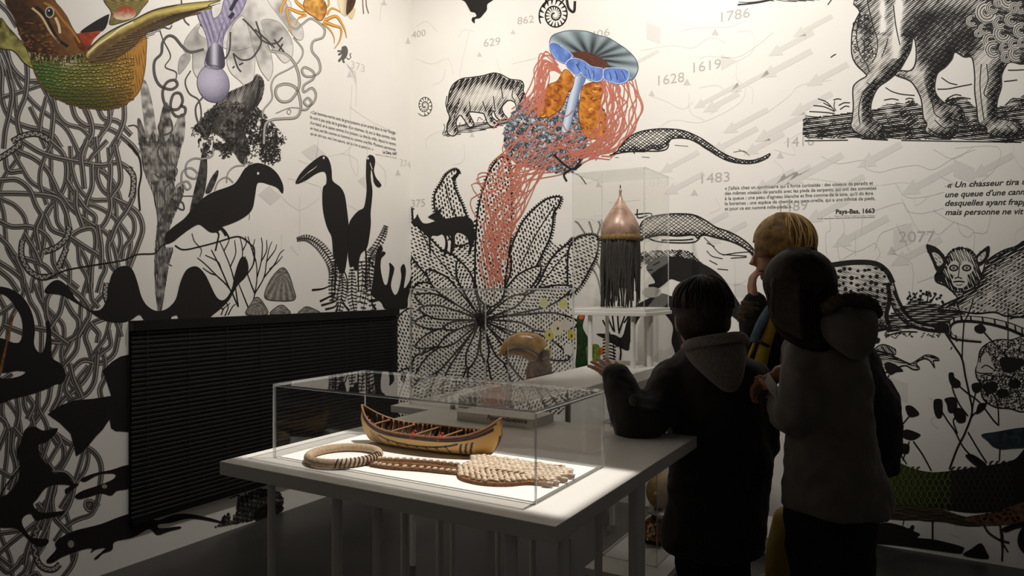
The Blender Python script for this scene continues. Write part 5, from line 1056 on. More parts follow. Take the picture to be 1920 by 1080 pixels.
# pangolins
def net(poly, g=5.0, col=BLACK, w=1.3, a1=35, a2=-38): p.hatch(poly, a1, g, lambda X, Y, d, nx, ny: 0.3+0.5*np.exp(-d/3.5)+0.25*(ny > 0.2)*np.exp(-d/8), col, wmax=w*2.2); p.hatch(poly, a2, g, lambda X, Y, d, nx, ny: 0.3+0.5*np.exp(-d/3.5)+0.25*(ny > 0.2)*np.exp(-d/8), col, wmax=w*2.2)
p = Print(); pg = P_('1160 282 1166 272 1180 257 1200 247 1230 242 1260 242 1285 246 1312 258 1332 271 1352 285 1378 297 1405 301 1425 297 1444 288 1436 297 1415 305 1390 306 1362 300 1338 287 1312 270 1290 260 1262 259 1254 266 1248 274 1234 280 1222 278 1205 284 1185 280 1175 284')
P = p.poly(pg, PAPER); p.up(); net(P, 4.6, w=1.9); p.up(); p.outline(P, 2.4, raw=True)
for s_ in ('1143 291 1165 286 1185 284 1210 284', '1205 283 1235 283 1250 279 1254 270', '1185 280 1190 288', '1215 274 1240 272', '1160 282 1150 288'): p.stroke(P_(s_), 2.2)
for s_ in ('1265 272 1290 274', '1375 285 1395 283 1405 292', '1385 280 1402 288', '1420 296 1435 300', '1203 294 1218 295', '1153 295 1160 295'): p.stroke(P_(s_), 1.0, GREY)
p.finish('printed_pangolin', 'engraved long tailed pangolin printed right of the red strands')
p = Print(); pg = P_('1200 425 1212 410 1240 403 1270 401 1300 403 1322 413 1342 426 1365 434 1388 446 1408 462 1421 482 1425 496 1419 498 1410 477 1394 463 1370 452 1345 446 1320 440 1308 446 1300 440 1270 442 1240 440 1210 446 1200 450')
P = p.poly(pg, rgb(206, 200, 190)); p.up(); net(P, 5.2, w=1.7); p.up(); p.outline(P, 3, raw=True)
for s_ in ('1212 444 1230 452 1265 455 1300 454 1312 446', '1240 450 1280 450 1300 448', '1214 404 1196 408 1195 392', '1190 402 1220 400 1220 410'): p.stroke(P_(s_), 2.2)
RK = cr(P_('1196 478 1215 470 1260 468 1290 470 1310 485 1320 495 1300 500 1270 490 1240 492 1210 500 1196 505'), 4, True); p.hatch(RK, 40, 3.4, lambda X, Y, d, nx, ny: vnoise(X, Y, 7, 130)*1.1-0.1); p.hatch(RK, -30, 4, lambda X, Y, d, nx, ny: vnoise(X, Y, 6, 131)*1.1-0.2)
for s_ in ('1320 445 1335 460 1350 475 1370 478 1400 480', '1325 470 1335 480 1355 485', '1355 478 1380 474 1405 472', '1370 484 1400 482', '1330 488 1345 496', '1345 504 1365 506', '1325 455 1340 462'): p.stroke(P_(s_), 1.4, INK)
p.finish('printed_pangolin', 'engraved pangolin on a rock printed behind the gourd vitrine')
p = Print(); p.poly(P_('1212 504 1215 495 1228 486 1252 481 1282 483 1310 491 1338 506 1358 524 1376 552 1392 578 1402 596 1390 604 1370 590 1350 570 1330 545 1300 530 1275 528 1258 523 1246 532 1234 540 1220 541 1216 534 1228 530 1222 518')); p.poly(P_('1118 626 1150 627 1166 632 1176 600 1190 575 1215 560 1240 550 1262 556 1300 560 1340 600 1330 660 1300 700 1272 700 1265 660 1259 640 1262 615 1256 600 1240 584 1216 582 1196 600 1182 640 1178 657 1160 650 1140 638'))
p.up(); p.poly(el(1222, 548, 18, 10), rgb(178, 172, 164)); p.finish('printed_panther', 'black panther silhouette printed behind the boy')
p = Print()
for s_ in ('1130 560 1138 590 1150 620', '1145 560 1148 590 1152 622', '1160 560 1158 590 1160 620', '1172 590 1165 610 1160 625', '1130 600 1140 620 1150 640 1158 650', '1180 590 1170 605'): p.stroke(P_(s_), 3)
for y in range(632, 684, 6): p.stroke(P_('%d %d %d %d %d %d' % (1130, y, 1142, y-3, 1155, y+1)), 2.4)
p.stroke(P_('1160 640 1164 660 1160 690'), 3); p.stroke(P_('1140 640 1138 690'), 2); p.stroke(P_('1150 640 1152 690'), 2)
p.finish('printed_reeds', 'black reeds printed behind the pedestal legs')

# lion
p = Print(); LZ = lambda s_: Z(3, 0, s_)
G_ = cr(LZ('268 870 300 868 400 868 560 850 640 835 800 820 880 780 1000 770 1090 750 1150 790 1300 800 1340 740 1480 730 1560 800 1720 800 1850 740 1960 730 1960 1050 1500 1045 1000 1045 600 1035 275 1030'), 4, True)
p.hatch(G_, 3, 2.7, lambda X, Y, d, nx, ny: 0.4+0.55*(vnoise(X, Y, 14, 140)-0.4)+0.3*np.exp(-((Y-245)/9)**2)); p.hatch(G_, -35, 4.2, lambda X, Y, d, nx, ny: vnoise(X, Y, 12, 141)*1.2-0.45)
for s_ in ('375 740 440 765 500 830', '340 790 420 800 500 835', '310 835 400 840 500 850', '415 770 470 800', '490 750 520 740 550 745', '500 760 495 800 510 830', '530 790 570 770 615 770', '540 820 580 795 610 800', '275 1055 600 1050', '700 1040 900 1050', '1000 1052 1500 1060 1900 1066', '1340 740 1400 710 1450 715', '1360 750 1440 730 1520 740', '870 750 930 740 980 750', '1030 745 1060 735 1095 742', '1780 790 1830 740 1870 740', '1270 668 1350 665 1450 645 1530 630', '1300 580 1360 620 1420 635', '880 655 930 685 1000 705 1100 715', '1800 525 1850 525 1920 522', '1770 610 1820 605 1870 598', '470 430 490 415 510 405'): p.stroke(LZ(s_), 1.6)
p.up()
lion = LZ('742 -20 690 90 650 170 630 250 628 400 660 480 720 540 740 570 690 600 645 640 636 690 640 800 630 900 622 945 660 990 740 1030 840 1042 866 1000 870 950 820 920 782 890 770 800 790 720 830 650 900 600 980 530 1030 450 1070 370 1085 288 1102 300 1112 400 1100 490 1060 532 990 530 955 560 1060 602 1110 660 1150 750 1165 880 1192 930 1180 980 1250 1022 1350 1022 1412 990 1422 930 1380 892 1450 905 1472 870 1440 800 1340 780 1270 720 1250 650 1270 550 1330 500 1380 440 1402 388 1470 425 1530 432 1550 560 1550 680 1565 800 1580 920 1640 960 1650 1000 1750 1026 1860 1022 1914 1000 1890 930 1800 900 1740 890 1715 850 1720 750 1750 650 1752 560 1790 480 1820 462 1960 440 1960 -20')
def lion_tone(X, Y):
    t = 0.0*X
    t = t+0.5*np.exp(-(((X-1735)/22)**2+((Y-75)/45)**2))+0.45*np.exp(-(((X-1760)/60)**2+((Y-30)/20)**2))+0.45*np.exp(-(((X-1812)/26)**2+((Y-70)/26)**2))
    t = t-0.55*np.exp(-(((X-1683-(Y-50)*-0.05)/9)**2))*(Y < 110)-0.4*np.exp(-(((X-1655)/6)**2))*(Y < 60)+0.5*np.exp(-(((X-1622)/16)**2+((Y-80)/40)**2)); return t
p.engrave(lion, -38, 2.6, (-0.7, -0.3), 14, 0.32, 2.6, extra=lion_tone, cross=0.35, fill=rgb(222, 216, 206))
for s_ in ('745 0 760 80 790 200 820 300 815 400 780 470', '690 100 670 200 665 300 690 400 740 480 760 540', '900 290 880 360 850 430', '1090 130 1180 120 1250 150 1310 230 1360 330 1400 390', '720 690 690 760 680 850 690 930', '740 620 760 640 700 700', '1400 100 1380 200 1390 300', '1190 640 1230 760 1250 850 1300 890', '1600 480 1590 620 1600 760 1620 900', '1640 480 1650 600 1620 700 1660 740', '800 960 830 990 800 1030', '760 980 790 1010 790 1035', '1700 960 1740 990', '1790 940 1830 980 1830 1010', '1840 930 1880 970 1880 1010', '1200 960 1260 1000 1340 1000 1390 960', '1250 900 1320 960 1400 940', '940 40 960 200 990 340'): p.stroke(LZ(s_), 2.0)
for i in range(70):
    x = 1440+random.uniform(640, 810)/4; y = random.uniform(30, 480)/4
    if pip(np.array([x]), np.array([y]), cr(LZ('700 60 740 60 770 200 800 300 800 420 740 500 680 470 640 380 640 250 660 160'), 3, True))[0]:
        a0 = random.uniform(0, 6); a = np.linspace(a0, a0+4.2, 7); r = random.uniform(2, 4.5); p.stroke(np.stack([x+r*np.cos(a), y+r*np.sin(a)], 1), 1.8, BLACK, raw=True)
p.up(); mane = cr(LZ('1650 -20 1640 60 1560 120 1490 130 1500 180 1570 200 1580 290 1640 320 1640 420 1760 430 1830 460 1960 440 1960 -20'), 4, True); p.hatch(mane, 20, 2.8, lambda X, Y, d, nx, ny: 0.45+0.4*vnoise(X, Y, 9, 142)); p.up()
for (x, y, r) in [(1530, 160, 40), (1640, 90, 75), (1800, -5, 70), (1680, 60, 45), (1760, 250, 65), (1670, 300, 55), (1690, 370, 60), (1830, 150, 50), (1860, 400, 60), (1850, 330, 45), (1620, 220, 40), (1900, 60, 45), (1780, 360, 40), (1900, 230, 55), (1740, 170, 50), (1580, 250, 30), (1790, 430, 40), (1910, 320, 35), (1730, 20, 35), (1850, 60, 40)]:
    cx, cy, r = 1440+x/4, y/4, r/4
    for q, rr_ in enumerate((r, r*0.7, r*0.4)):
        a0 = random.uniform(0.2, 1.2); a = np.linspace(a0, a0+4.3, 12); pts = np.stack([cx+rr_*np.cos(a), cy+rr_*np.sin(a)], 1); p.stroke(pts, r*0.26, rgb(214, 208, 198), raw=True); p.up(); p.stroke(pts+0.6, r*0.08+0.5, BLACK, raw=True)
p.finish('printed_lion', 'large engraved lion standing on grass, printed at the upper right')

# spotted cat
p = Print(); sc = P_('1540 505 1556 498 1580 492 1620 489 1642 492 1660 504 1674 528 1682 552 1690 575 1702 592 1722 605 1750 613 1776 616 1776 622 1740 620 1710 612 1690 598 1676 580 1668 562 1664 590 1666 612 1650 617 1634 614 1640 580 1630 560 1560 570')
p.engrave(sc, 20, 2.6, (0.2, -1), 9, 0.38, 3.0); p.up()
for i in range(60):
    x, y = 1560+(i % 10)*12+random.uniform(-3, 3), 506+(i//10)*13+random.uniform(-3, 3)
    if pip(np.array([x]), np.array([y]), cr(sc, 3, True))[0]: p.poly(el(x, y, random.uniform(3, 5), random.uniform(2.5, 4.5)), BLACK)
p.stroke(P_('1560 497 1600 492 1640 494 1662 508 1674 530'), 10); p.stroke(P_('1676 545 1690 574 1704 594 1724 606 1760 614'), lambda t: 7-3*t); p.stroke(P_('1664 530 1668 560 1662 590 1666 610'), 8)
for i in range(12): t = i/11; x = 1672+t*60; y = 545+t*68*math.sin(0.5+t); 
GR = cr(P_('1636 614 1664 590 1690 575 1720 560 1745 566 1780 575 1812 578 1800 592 1780 606 1740 612 1700 618 1660 622'), 4, True); p.hatch(GR, -4, 3, lambda X, Y, d, nx, ny: 0.3+0.5*vnoise(X, Y, 7, 150))
for s_ in ('1640 622 1690 612 1730 616 1770 620', '1660 630 1690 622 1720 622', '1700 560 1706 552 1704 546', '1706 566 1720 548', '1738 566 1742 545', '1744 566 1756 550', '1725 566 1728 552'): p.stroke(P_(s_), 2)
for i in range(26): p.poly(el(random.uniform(1698, 1770), random.uniform(542, 568), 2.6, 2), BLACK)
for i in range(30): x = random.uniform(1655, 1770); p.stroke([(x, 628+random.uniform(-4, 6)), (x+5, 627+random.uniform(-4, 6))], 1.1, INK, n=2)
p.finish('printed_spotted_cat', 'engraved spotted cat with a long tail printed behind the girl')

# wide eared creature with striped tail
p = Print(); LM = lambda s_: Z(3, 1, s_)
bd = LM('1640 880 1750 805 1850 772 1960 755 1960 1240 1800 1290 1700 1260 1560 1270 1420 1250 1300 1240 1290 1220 1370 1180 1420 1150 1360 1080 1330 1020 1500 1080 1600 980')
p.engrave(bd, -30, 3.4, (0.3, 0.8), 14, 0.3, 2.6); P = cr(bd, 4, True); p.dashes(P, -35, 6, 6, 2.4, keep=0.8)
for e in ('1184 758 1270 780 1330 850 1352 905 1300 960 1262 950 1232 880', '1660 764 1655 840 1610 900 1550 920 1545 860 1600 800'):
    p.up(); p.poly(LM(e), BLACK); p.up(); q = np.array(LM(e)); c = q.mean(0); p.poly([tuple(c+(v-c)*0.5) for v in q], rgb(206, 200, 190)); p.dashes(cr(q, 3, True), 40, 5, 6, 1.6)
p.up(); p.engrave(LM('1330 900 1350 830 1400 790 1450 780 1520 800 1560 850 1580 930 1600 1000 1560 1060 1500 1100 1440 1110 1380 1100 1330 1060 1262 1030 1256 980 1300 970'), 65, 3.2, (0, -1), 9, 0.62, 3.0)
p.poly(LM('1262 960 1300 950 1330 980 1320 1030 1270 1030 1256 1000'), BLACK)
p.up(); p.poly(LM('1345 930 1380 880 1420 880 1440 920 1460 880 1500 880 1540 910 1530 960 1490 990 1500 1040 1470 1075 1430 1080 1390 1060 1380 1020 1400 985 1360 970'), rgb(206, 200, 190))
for cx, cy in ((1393, 930), (1490, 930)): p.up(); p.poly(el(1440+(cx)/4-0, 270+cy/4, 9, 6.5), BLACK); p.up(); p.poly(el(1440+cx/4, 270+cy/4, 5.5, 3.6), rgb(190, 184, 174)); p.poly(el(1440+cx/4, 270+cy/4, 2.8, 2.8), BLACK)
p.up(); p.stroke(LM('1435 900 1432 960 1425 1000'), 2); p.stroke(LM('1400 1010 1425 1000 1455 1010'), 2.4); p.stroke(LM('1390 1035 1430 1030 1475 1035'), 3); p.stroke(LM('1410 1055 1435 1060 1460 1052'), 1.6)
for i in range(46):
    a = random.uniform(-2.9, -0.25); x, y = 1440+1445/4+27*math.cos(a), 270+900/4+26*math.sin(a); p.stroke([(x, y), (x+6*math.cos(a)+1, y+7*math.sin(a))], 1.8, BLACK, w2=0.8, n=2)
for s_ in ('1260 1240 1340 1225 1420 1240', '1270 1255 1350 1245 1440 1262', '1300 1265 1400 1262 1480 1275', '1800 1290 1860 1275 1920 1270', '1810 1310 1870 1295 1920 1300'): p.stroke(LM(s_), 2)
tl = Z(3, 2, '1960 350 1900 325 1800 285 1650 248 1500 232 1395 245 1355 300 1385 365 1480 388 1600 402'); C = cr(tl, 12); wf = np.linspace(14, 3, len(C)); p.up()
p.stroke(C, lambda t: 16-12*t**1.5, BLACK, raw=True); p.up(); p.stroke(C+np.array([0, -1.5]), lambda t: 9-8*t**1.2, rgb(206, 200, 190), raw=True); p.up()
for i in range(4, len(C)-20, 7): p.stroke([(C[i][0]-1, C[i][1]-6), (C[i][0]+1, C[i][1]+6)], 3.2, BLACK, n=2)
p.stroke(Z(3, 2, '1250 300 1290 270 1340 290 1320 320'), 9)
p.finish('printed_wide_eared_creature', 'engraved furry creature with a human face and big ears at the right edge')

# fish, curled animal, buds
p = Print(); fs = Z(3, 2, '720 500 760 480 860 480 960 520 1040 558 1080 565 1150 520 1190 502 1250 512 1284 540 1240 545 1250 598 1215 545 1170 528 1110 560 1136 602 1090 610 1030 580 960 600 880 632 740 640')
p.engrave(fs, 8, 2.6, (0, 1), 8, 0.35, 2.2); P = cr(Z(3, 2, '800 460 860 422 940 450 958 470 945 500 880 480'), 4, True); p.hatch(P, 60, 2.4, lambda X, Y, d, nx, ny: 0.6+0*X); p.outline(P, 1.6, raw=True); p.poly(Z(3, 2, '800 630 880 640 870 670 840 675')); p.finish('printed_fish', 'engraved fish printed right of the girl')
p = Print(); ca = Z(3, 2, '1590 470 1640 420 1720 388 1820 390 1960 400 1960 890 1800 900 1700 890 1620 840 1598 780 1600 720 1570 680 1556 620 1575 560')
P = p.poly(ca, rgb(206, 200, 190)); p.up(); X = RNG.uniform(1825, 1930, 2600); Y = RNG.uniform(634, 768, 2600); k = pip(X, Y, P); X, Y = X[k], Y[k]; th = RNG.uniform(0, 6.3, len(X)); L_ = RNG.uniform(0.8, 2.2, len(X)); p.segs(X-np.cos(th)*L_, Y-np.sin(th)*L_, X+np.cos(th)*L_, Y+np.sin(th)*L_, 1.7, BLACK); p.outline(P, 2.2, raw=True)
p.up(); p.poly(Z(3, 2, '1575 560 1640 480 1680 560 1690 620 1640 660 1570 650'), rgb(196, 190, 180)); p.up()
for s_ in ('1600 600 1630 580 1660 590 1690 610', '1560 630 1600 640 1680 640', '1590 660 1640 650 1700 670', '1600 700 1660 690 1700 660', '1605 740 1650 720 1700 740', '1750 700 1800 660 1860 690 1870 760 1800 800', '1640 430 1600 500 1590 560'): p.stroke(Z(3, 2, s_), 2.4)
for c in ((1800, 600), (1850, 720), (1760, 790), (1880, 560)): p.poly(el(1440+c[0]/4, 540+c[1]/4, 12, 9), BLACK)
p.finish('printed_curled_animal', 'dotted curled up animal printed at the right edge')
p = Print()
for s_, w in (('1330 335 1400 440 1455 530 1480 660 1510 800 1530 930 1480 1080 1420 1200 1360 1360', 4), ('1470 250 1460 400 1455 530', 3), ('1405 80 1440 180 1470 250 1520 150 1540 80', 3), ('1380 740 1400 800 1440 880 1500 960', 3), ('1440 740 1500 790 1590 860 1690 990 1730 1030', 3), ('1300 920 1350 1000 1400 1070 1470 1200 1590 1320', 3), ('1560 770 1540 860 1530 930', 3), ('1700 800 1725 900 1730 1030', 3), ('1640 860 1580 920 1530 960 1490 1060', 3), ('1410 960 1390 1000 1420 1090', 3), ('1620 330 1700 420 1800 520', 3), ('1800 150 1800 300 1800 460', 2.5), ('910 650 880 700 860 750', 2.5), ('1060 960 1000 1030 940 1100', 2.5), ('1090 1150 1160 1250 1225 1370', 3), ('1010 1290 1060 1150', 2.5), ('950 1180 1040 1320', 2.5), ('1500 1080 1570 1200 1640 1310', 3), ('1740 1200 1735 1290', 3), ('770 440 760 540 740 640', 2), ('1720 1730 1760 1860 1755 2050', 4), ('1235 1750 1235 1900', 4), ('860 1740 860 1770', 4), ('1020 1740 1010 1780', 2), ('720 1710 770 1790', 3), ('1900 420 1880 480 1870 540', 2), ('1380 440 1370 460', 2)):
    p.stroke(Z(3, 2, s_), w*0.9)
for s_ in ('1355 640 1390 635 1400 670 1440 700 1440 740 1390 745 1360 700', '1245 840 1300 835 1310 880 1305 960 1270 975 1245 920', '1325 830 1400 820 1420 880 1400 930 1355 930 1340 870', '1390 910 1440 900 1480 940 1480 1000 1430 1010 1400 970', '1530 720 1590 710 1610 750 1570 785 1535 770', '1560 930 1580 870 1640 865 1620 910 1570 945', '1640 710 1700 700 1725 740 1690 790 1640 790 1610 750', '1550 290 1600 270 1635 310 1600 340 1555 325', '880 560 950 570 1015 620 960 630 920 650 880 610', '1030 890 1080 885 1135 945 1060 965', '800 370 840 380 830 410 790 410', '1000 1090 1040 1060 1130 1090 1140 1110 1080 1140 1010 1120', '975 1180 1020 1165 1060 1180 1050 1240 990 1230', '830 1070 940 1060 960 1140 930 1200 880 1190 850 1130', '1245 280 1300 265 1345 290 1310 325 1260 320', '1480 1260 1540 1250 1640 1325 1570 1340', '1750 520 1860 530 1890 600 1800 640 1740 580'):
    p.poly(Z(3, 2, s_))
p.finish('printed_bud_stems', 'black branching flower stems with round buds printed at the lower right')
p = Print(); DK = lambda s_: Z(3, 3, s_)
P = p.paint(DK('1600 20 1700 0 1960 -30 1960 110 1850 120 1760 130 1690 110 1650 70'), lambda X, Y: lerp(rgb(52, 66, 70), rgb(24, 30, 34), vnoise(X, Y, 5, 160)))
P = p.paint(DK('860 110 930 190 1060 262 1240 302 1500 272 1700 242 1850 205 1960 120 1960 540 1700 595 1500 605 1200 560 900 540 880 480 900 430 870 250'), lambda X, Y: lerp(rgb(58, 70, 30), rgb(28, 26, 24), np.clip((X-1690)/110, 0, 1)+np.clip((Y-930)/40, 0, 1)*0.4)); p.up()
for iy in range(8):
    for ix in range(22):
        x, y = 1665+ix*11+(5 if iy % 2 else 0), 872+iy*11
        if pip(np.array([x]), np.array([y]), P)[0]: a = np.linspace(1.7, 4.5, 8); p.stroke(np.stack([x+8*np.cos(a), y+8*np.sin(a)], 1), 2.0, rgb(92, 104, 44) if x < 1790 else rgb(56, 50, 40), raw=True); p.stroke(np.stack([x+1.8+8*np.cos(a), y+8*np.sin(a)], 1), 1.5, rgb(26, 32, 14), raw=True)
p.up(); P = p.paint(DK('720 605 790 548 1000 552 1240 565 1500 640 1720 660 1960 540 1960 660 1850 690 1500 705 1300 672 1000 660 730 632'), lambda X, Y: lerp(rgb(112, 96, 74), rgb(44, 38, 32), np.abs(np.sin(Y*0.9+X*0.02)))); p.hatch(P, 4, 4, None, rgb(40, 34, 28)); p.up(); p.paint(DK('1480 640 1700 600 1960 520 1960 650 1780 690 1560 690'), lambda X, Y: lerp(rgb(120, 84, 60), rgb(50, 36, 28), vnoise(X, Y, 5, 161))); p.up()
for i in range(22): p.poly(el(random.uniform(1830, 1915), random.uniform(955, 978), 3, 2.5), rgb(34, 24, 20))
p.stroke(DK('1620 700 1660 760 1740 810 1810 830'), 4, rgb(60, 46, 36)); p.stroke(DK('1740 690 1750 790 1760 900'), 4, rgb(60, 46, 36)); p.stroke(DK('1740 800 1770 850 1800 900'), 3, rgb(60, 46, 36))
p.finish('printed_green_bird', 'large green scaled bird printed low on the right hand wall')
p = Print(); p.poly(DK('640 830 660 795 720 732 820 692 900 680 1000 702 1055 722 1080 697 1100 712 1092 740 1142 766 1120 792 1220 802 1310 820 1462 862 1462 892 1440 912 1300 895 1100 868 900 845')); p.poly(DK('1465 925 1530 872 1585 836 1610 845 1635 890 1648 952')); p.poly(DK('1890 740 1960 700 1960 920 1910 900 1872 830')); p.poly(DK('1760 720 1840 690 1960 670 1960 700 1860 725 1780 752')); p.finish('printed_turtle', 'black turtle and fin silhouettes printed at the foot of the right hand wall')
# ---------------------------------------------------------------- people
def chain(bm, nodes, seg=14):
    """tapered limb through (point, radius) nodes with round ends"""
    C = cr([(*p_, r) for p_, r in nodes], 5)
    tube(bm, [Vector(c[:3]) for c in C], [max(0.002, c[3]) for c in C], seg)
    for e in (C[0], C[-1]): ellipsoid(bm, e[:3], (max(0.002, e[3]),)*3, 12, 8)
def loft(bm, rings, seg=28):
    """stack of ellipses: (centre, half width along x, half depth along y, turn)"""
    rows = []
    C = cr([(*c, a, b, t) for c, a, b, t in rings], 4)
    for x, y, z, a, b, t in C:
        rows.append([bm.verts.new((x+a*math.cos(f)*math.cos(t)-b*math.sin(f)*math.sin(t), y+a*math.cos(f)*math.sin(t)+b*math.sin(f)*math.cos(t), z)) for f in [2*math.pi*k/seg for k in range(seg)]])
    for a, b in zip(rows, rows[1:]):
        for k in range(seg): j = (k+1) % seg; bm.faces.new((a[k], a[j], b[j], b[k]))
    bm.faces.new(rows[0][::-1]); bm.faces.new(rows[-1])
def skin(name, bm, m, parent, voxel=0.008, smooth=4, label=None):
    bmesh.ops.recalc_face_normals(bm, faces=bm.faces)
    o = obj(name, bm, m, parent, True); md = o.modifiers.new('union', 'REMESH'); md.mode = 'VOXEL'; md.voxel_size = voxel; md.use_smooth_shade = True
    sm = o.modifiers.new('smooth', 'SMOOTH'); sm.factor = 0.5; sm.iterations = smooth
    if label: o['label'] = label
    if name in ('coat', 'trousers'):                       # soft folds in the cloth
        tx = bpy.data.textures.get('cloth_folds') or bpy.data.textures.new('cloth_folds', 'CLOUDS'); tx.noise_scale = 0.085; tx.noise_depth = 2
        dm = o.modifiers.new('folds', 'DISPLACE'); dm.texture = tx; dm.strength = 0.026; dm.mid_level = 0.5; dm.texture_coords = 'LOCAL'
    return o
def head(bm, c, face, r=1.0, up=Vector((0, 0, 1))):
    """head with brow, nose, lips, chin and ears; face = horizontal looking direction"""
    f = Vector(face).normalized(); s = f.cross(up).normalized(); u = s.cross(f); R = Matrix((s, f, u)).transposed(); q = R.to_euler()
    at = lambda x, y, z: Vector(c)+(s*x+f*y+u*z)*r
    ellipsoid(bm, at(0, -0.008, 0.022), (0.072*r, 0.088*r, 0.082*r), 24, 16, q); ellipsoid(bm, at(0, 0.030, -0.035), (0.055*r, 0.055*r, 0.062*r), 20, 12, q)
    ellipsoid(bm, at(0, 0.058, -0.078), (0.022*r, 0.020*r, 0.016*r), 12, 8, q)                    # chin
    tube(bm, [at(0, 0.074, 0.018), at(0, 0.088, -0.008), at(0, 0.099, -0.024), at(0, 0.084, -0.030)], [0.008*r, 0.010*r, 0.013*r, 0.010*r], 10)   # nose
    for z, w in ((-0.049, 0.020), (-0.057, 0.018)): ellipsoid(bm, at(0, 0.078, z), (w*r, 0.012*r, 0.0055*r), 12, 8, q)   # lips
    for sg in (1, -1):
        ellipsoid(bm, at(sg*0.030, 0.072, 0.020), (0.022*r, 0.012*r, 0.008*r), 10, 6, q)          # brow
        ellipsoid(bm, at(sg*0.031, 0.070, 0.002), (0.013*r, 0.011*r, 0.010*r), 10, 6, q)          # eye ball under the lid
        ellipsoid(bm, at(sg*0.074, -0.004, -0.008), (0.009*r, 0.019*r, 0.030*r), 12, 8, q)        # ear
    return at
def hand(bm, wrist, d, palm_n, size=1.0, curl=0.5, spread=0.12, thumb=1):
    """palm and five bent fingers; d = direction from wrist to knuckles, palm_n = way the palm faces, thumb = side"""
    d = Vector(d).normalized(); n = Vector(palm_n); n = (n-d*n.dot(d)).normalized(); s = d.cross(n)*thumb; w = Vector(wrist); S = size
    for k in range(4): tube(bm, [w+s*(0.012-0.008*k)*S, w+d*0.04*S+s*(0.022-0.015*k)*S, w+d*0.075*S+s*(0.028-0.0185*k)*S], [0.012*S, 0.0125*S, 0.0095*S], 10)
    for k, L in enumerate((0.068, 0.076, 0.070, 0.055)):
        b = w+d*0.075*S+s*(0.028-0.0185*k)*S; a = 0.0; pts = [b]; dd = (d+s*spread*(1-k*0.66)).normalized()
        for q, fr in enumerate((0.45, 0.32, 0.23)):
            a += curl*(0.6+0.5*q); pts.append(pts[-1]+(dd*math.cos(a)+n*math.sin(a))*L*fr*S)
        tube(bm, pts, [0.0088*S, 0.0082*S, 0.0074*S, 0.0058*S], 10); ellipsoid(bm, pts[-1], (0.0058*S,)*3, 8, 6)
    b = w+d*0.022*S+s*0.024*S; m1 = b+(d*0.6+s*0.75+n*0.2).normalized()*0.035*S; m2 = m1+(d*0.85+s*0.35+n*0.45*curl*2).normalized()*0.030*S; m3 = m2+(d*0.9+s*0.1+n*curl).normalized()*0.022*S
    tube(bm, [w+d*0.01*S, b, m1, m2, m3], [0.012*S, 0.0125*S, 0.0105*S, 0.009*S, 0.0065*S], 10); ellipsoid(bm, m3, (0.0065*S,)*3, 8, 6)
M_SKIN = mat('skin', rgb(196, 146, 120), 0.5, noise=0.1, scale=30)
M_COATB = mat('black_brown_coat', rgb(40, 34, 30), 0.85, noise=0.25, scale=14, bump=0.15, sheen=0.1)
M_FLEECE = mat('grey_fleece', rgb(128, 120, 112), 0.95, noise=0.25, scale=110, bump=0.5, sheen=0.3)
M_JEANS = mat('black_trousers', rgb(26, 26, 32), 0.9, noise=0.2, scale=60)
M_SHOE = mat('dark_shoe', rgb(24, 22, 22), 0.6)
M_HAIRD = mat('dark_brown_hair', rgb(48, 35, 26), 0.65, spec=0.3, noise=0.4, scale=50, bump=0.3)
def px(D): return D/FPX
def shoes(name, root, base, parts):
    for (u, D, dirv) in parts:
        c = W(u, 600, D); c.z = 0; bm = bmesh.new(); d = Vector(dirv).normalized()
        chain(bm, [((c.x-d.x*0.05-base.x, c.y-d.y*0.05-base.y, 0.040), 0.036), ((c.x+d.x*0.03-base.x, c.y+d.y*0.03-base.y, 0.040), 0.038), ((c.x+d.x*0.13-base.x, c.y+d.y*0.13-base.y, 0.030), 0.029)])
        skin('shoe', bm, M_SHOE, root, 0.008, 3)

def strands(root, c, r, m, n, down, lean=0.0, rad=0.0022, parting=(0, 0)):
    """loose locks lying over the hair: from the crown out and down"""
    bm = bmesh.new(); c = Vector(c)
    for i in range(n):
        a = 2*math.pi*i/n+random.uniform(-.1, .1); pts = []
        for q in range(7):
            f = 0.12+q/6*down(a)+random.uniform(-.02, .02); w = a+0.25*math.sin(q*0.8+i)*0.3
            pts.append(c+Vector((math.sin(f)*math.cos(w)*r[0]+lean*q/6, math.sin(f)*math.sin(w)*r[1], math.cos(f)*r[2])))
        tube(bm, cr(pts, 3), rad, 5)
    return obj('hair_locks', bm, m, root, True)

# ---- boy in the dark coat, seen from behind
DB_ = 2.27; k = px(DB_)
boy = thing('person', 'boy in a dark coat with a grey fleece hood, back turned, arm on the table', 'person'); bb = W(1345, 600, DB_); bb.z = 0; boy.location = bb
w_ = lambda u, v, d=0.0: W(u, v, DB_+d)-bb
look = Vector((-0.1, 1, 0))
bm = bmesh.new(); head(bm, w_(1317, 598, 0.0), look, 1.10); chain(bm, [(w_(1319, 620), 0.046), (w_(1322, 670), 0.05)])
chain(bm, [(w_(1330, 690), 0.10), (w_(1342, 780), 0.095), (w_(1345, 900), 0.10), (w_(1343, 980), 0.10)])
chain(bm, [(w_(1258, 720), 0.040), (w_(1196, 800, -0.14), 0.034), (w_(1160, 722, -0.02), 0.026)]); chain(bm, [(w_(1424, 720), 0.040), (w_(1440, 800), 0.035), (w_(1415, 850, 0.16), 0.027)])
for du in (-34, 32): hp = w_(1342+du, 980); chain(bm, [(hp, 0.062), ((hp.x, hp.y, 0.40), 0.045), ((hp.x, hp.y+0.01, 0.08), 0.033)])
wr = w_(1158, 712, -0.01); hand(bm, wr, w_(1128, 684, 0.05)-wr, Vector((0.2, 0.3, -1)), 0.88, 0.12, 0.25, -1)
wr = w_(1412, 856, 0.18); hand(bm, wr, Vector((-0.3, 0.8, -0.2)), Vector((0, 0, -1)), 0.88, 0.5, 0.1, 1)
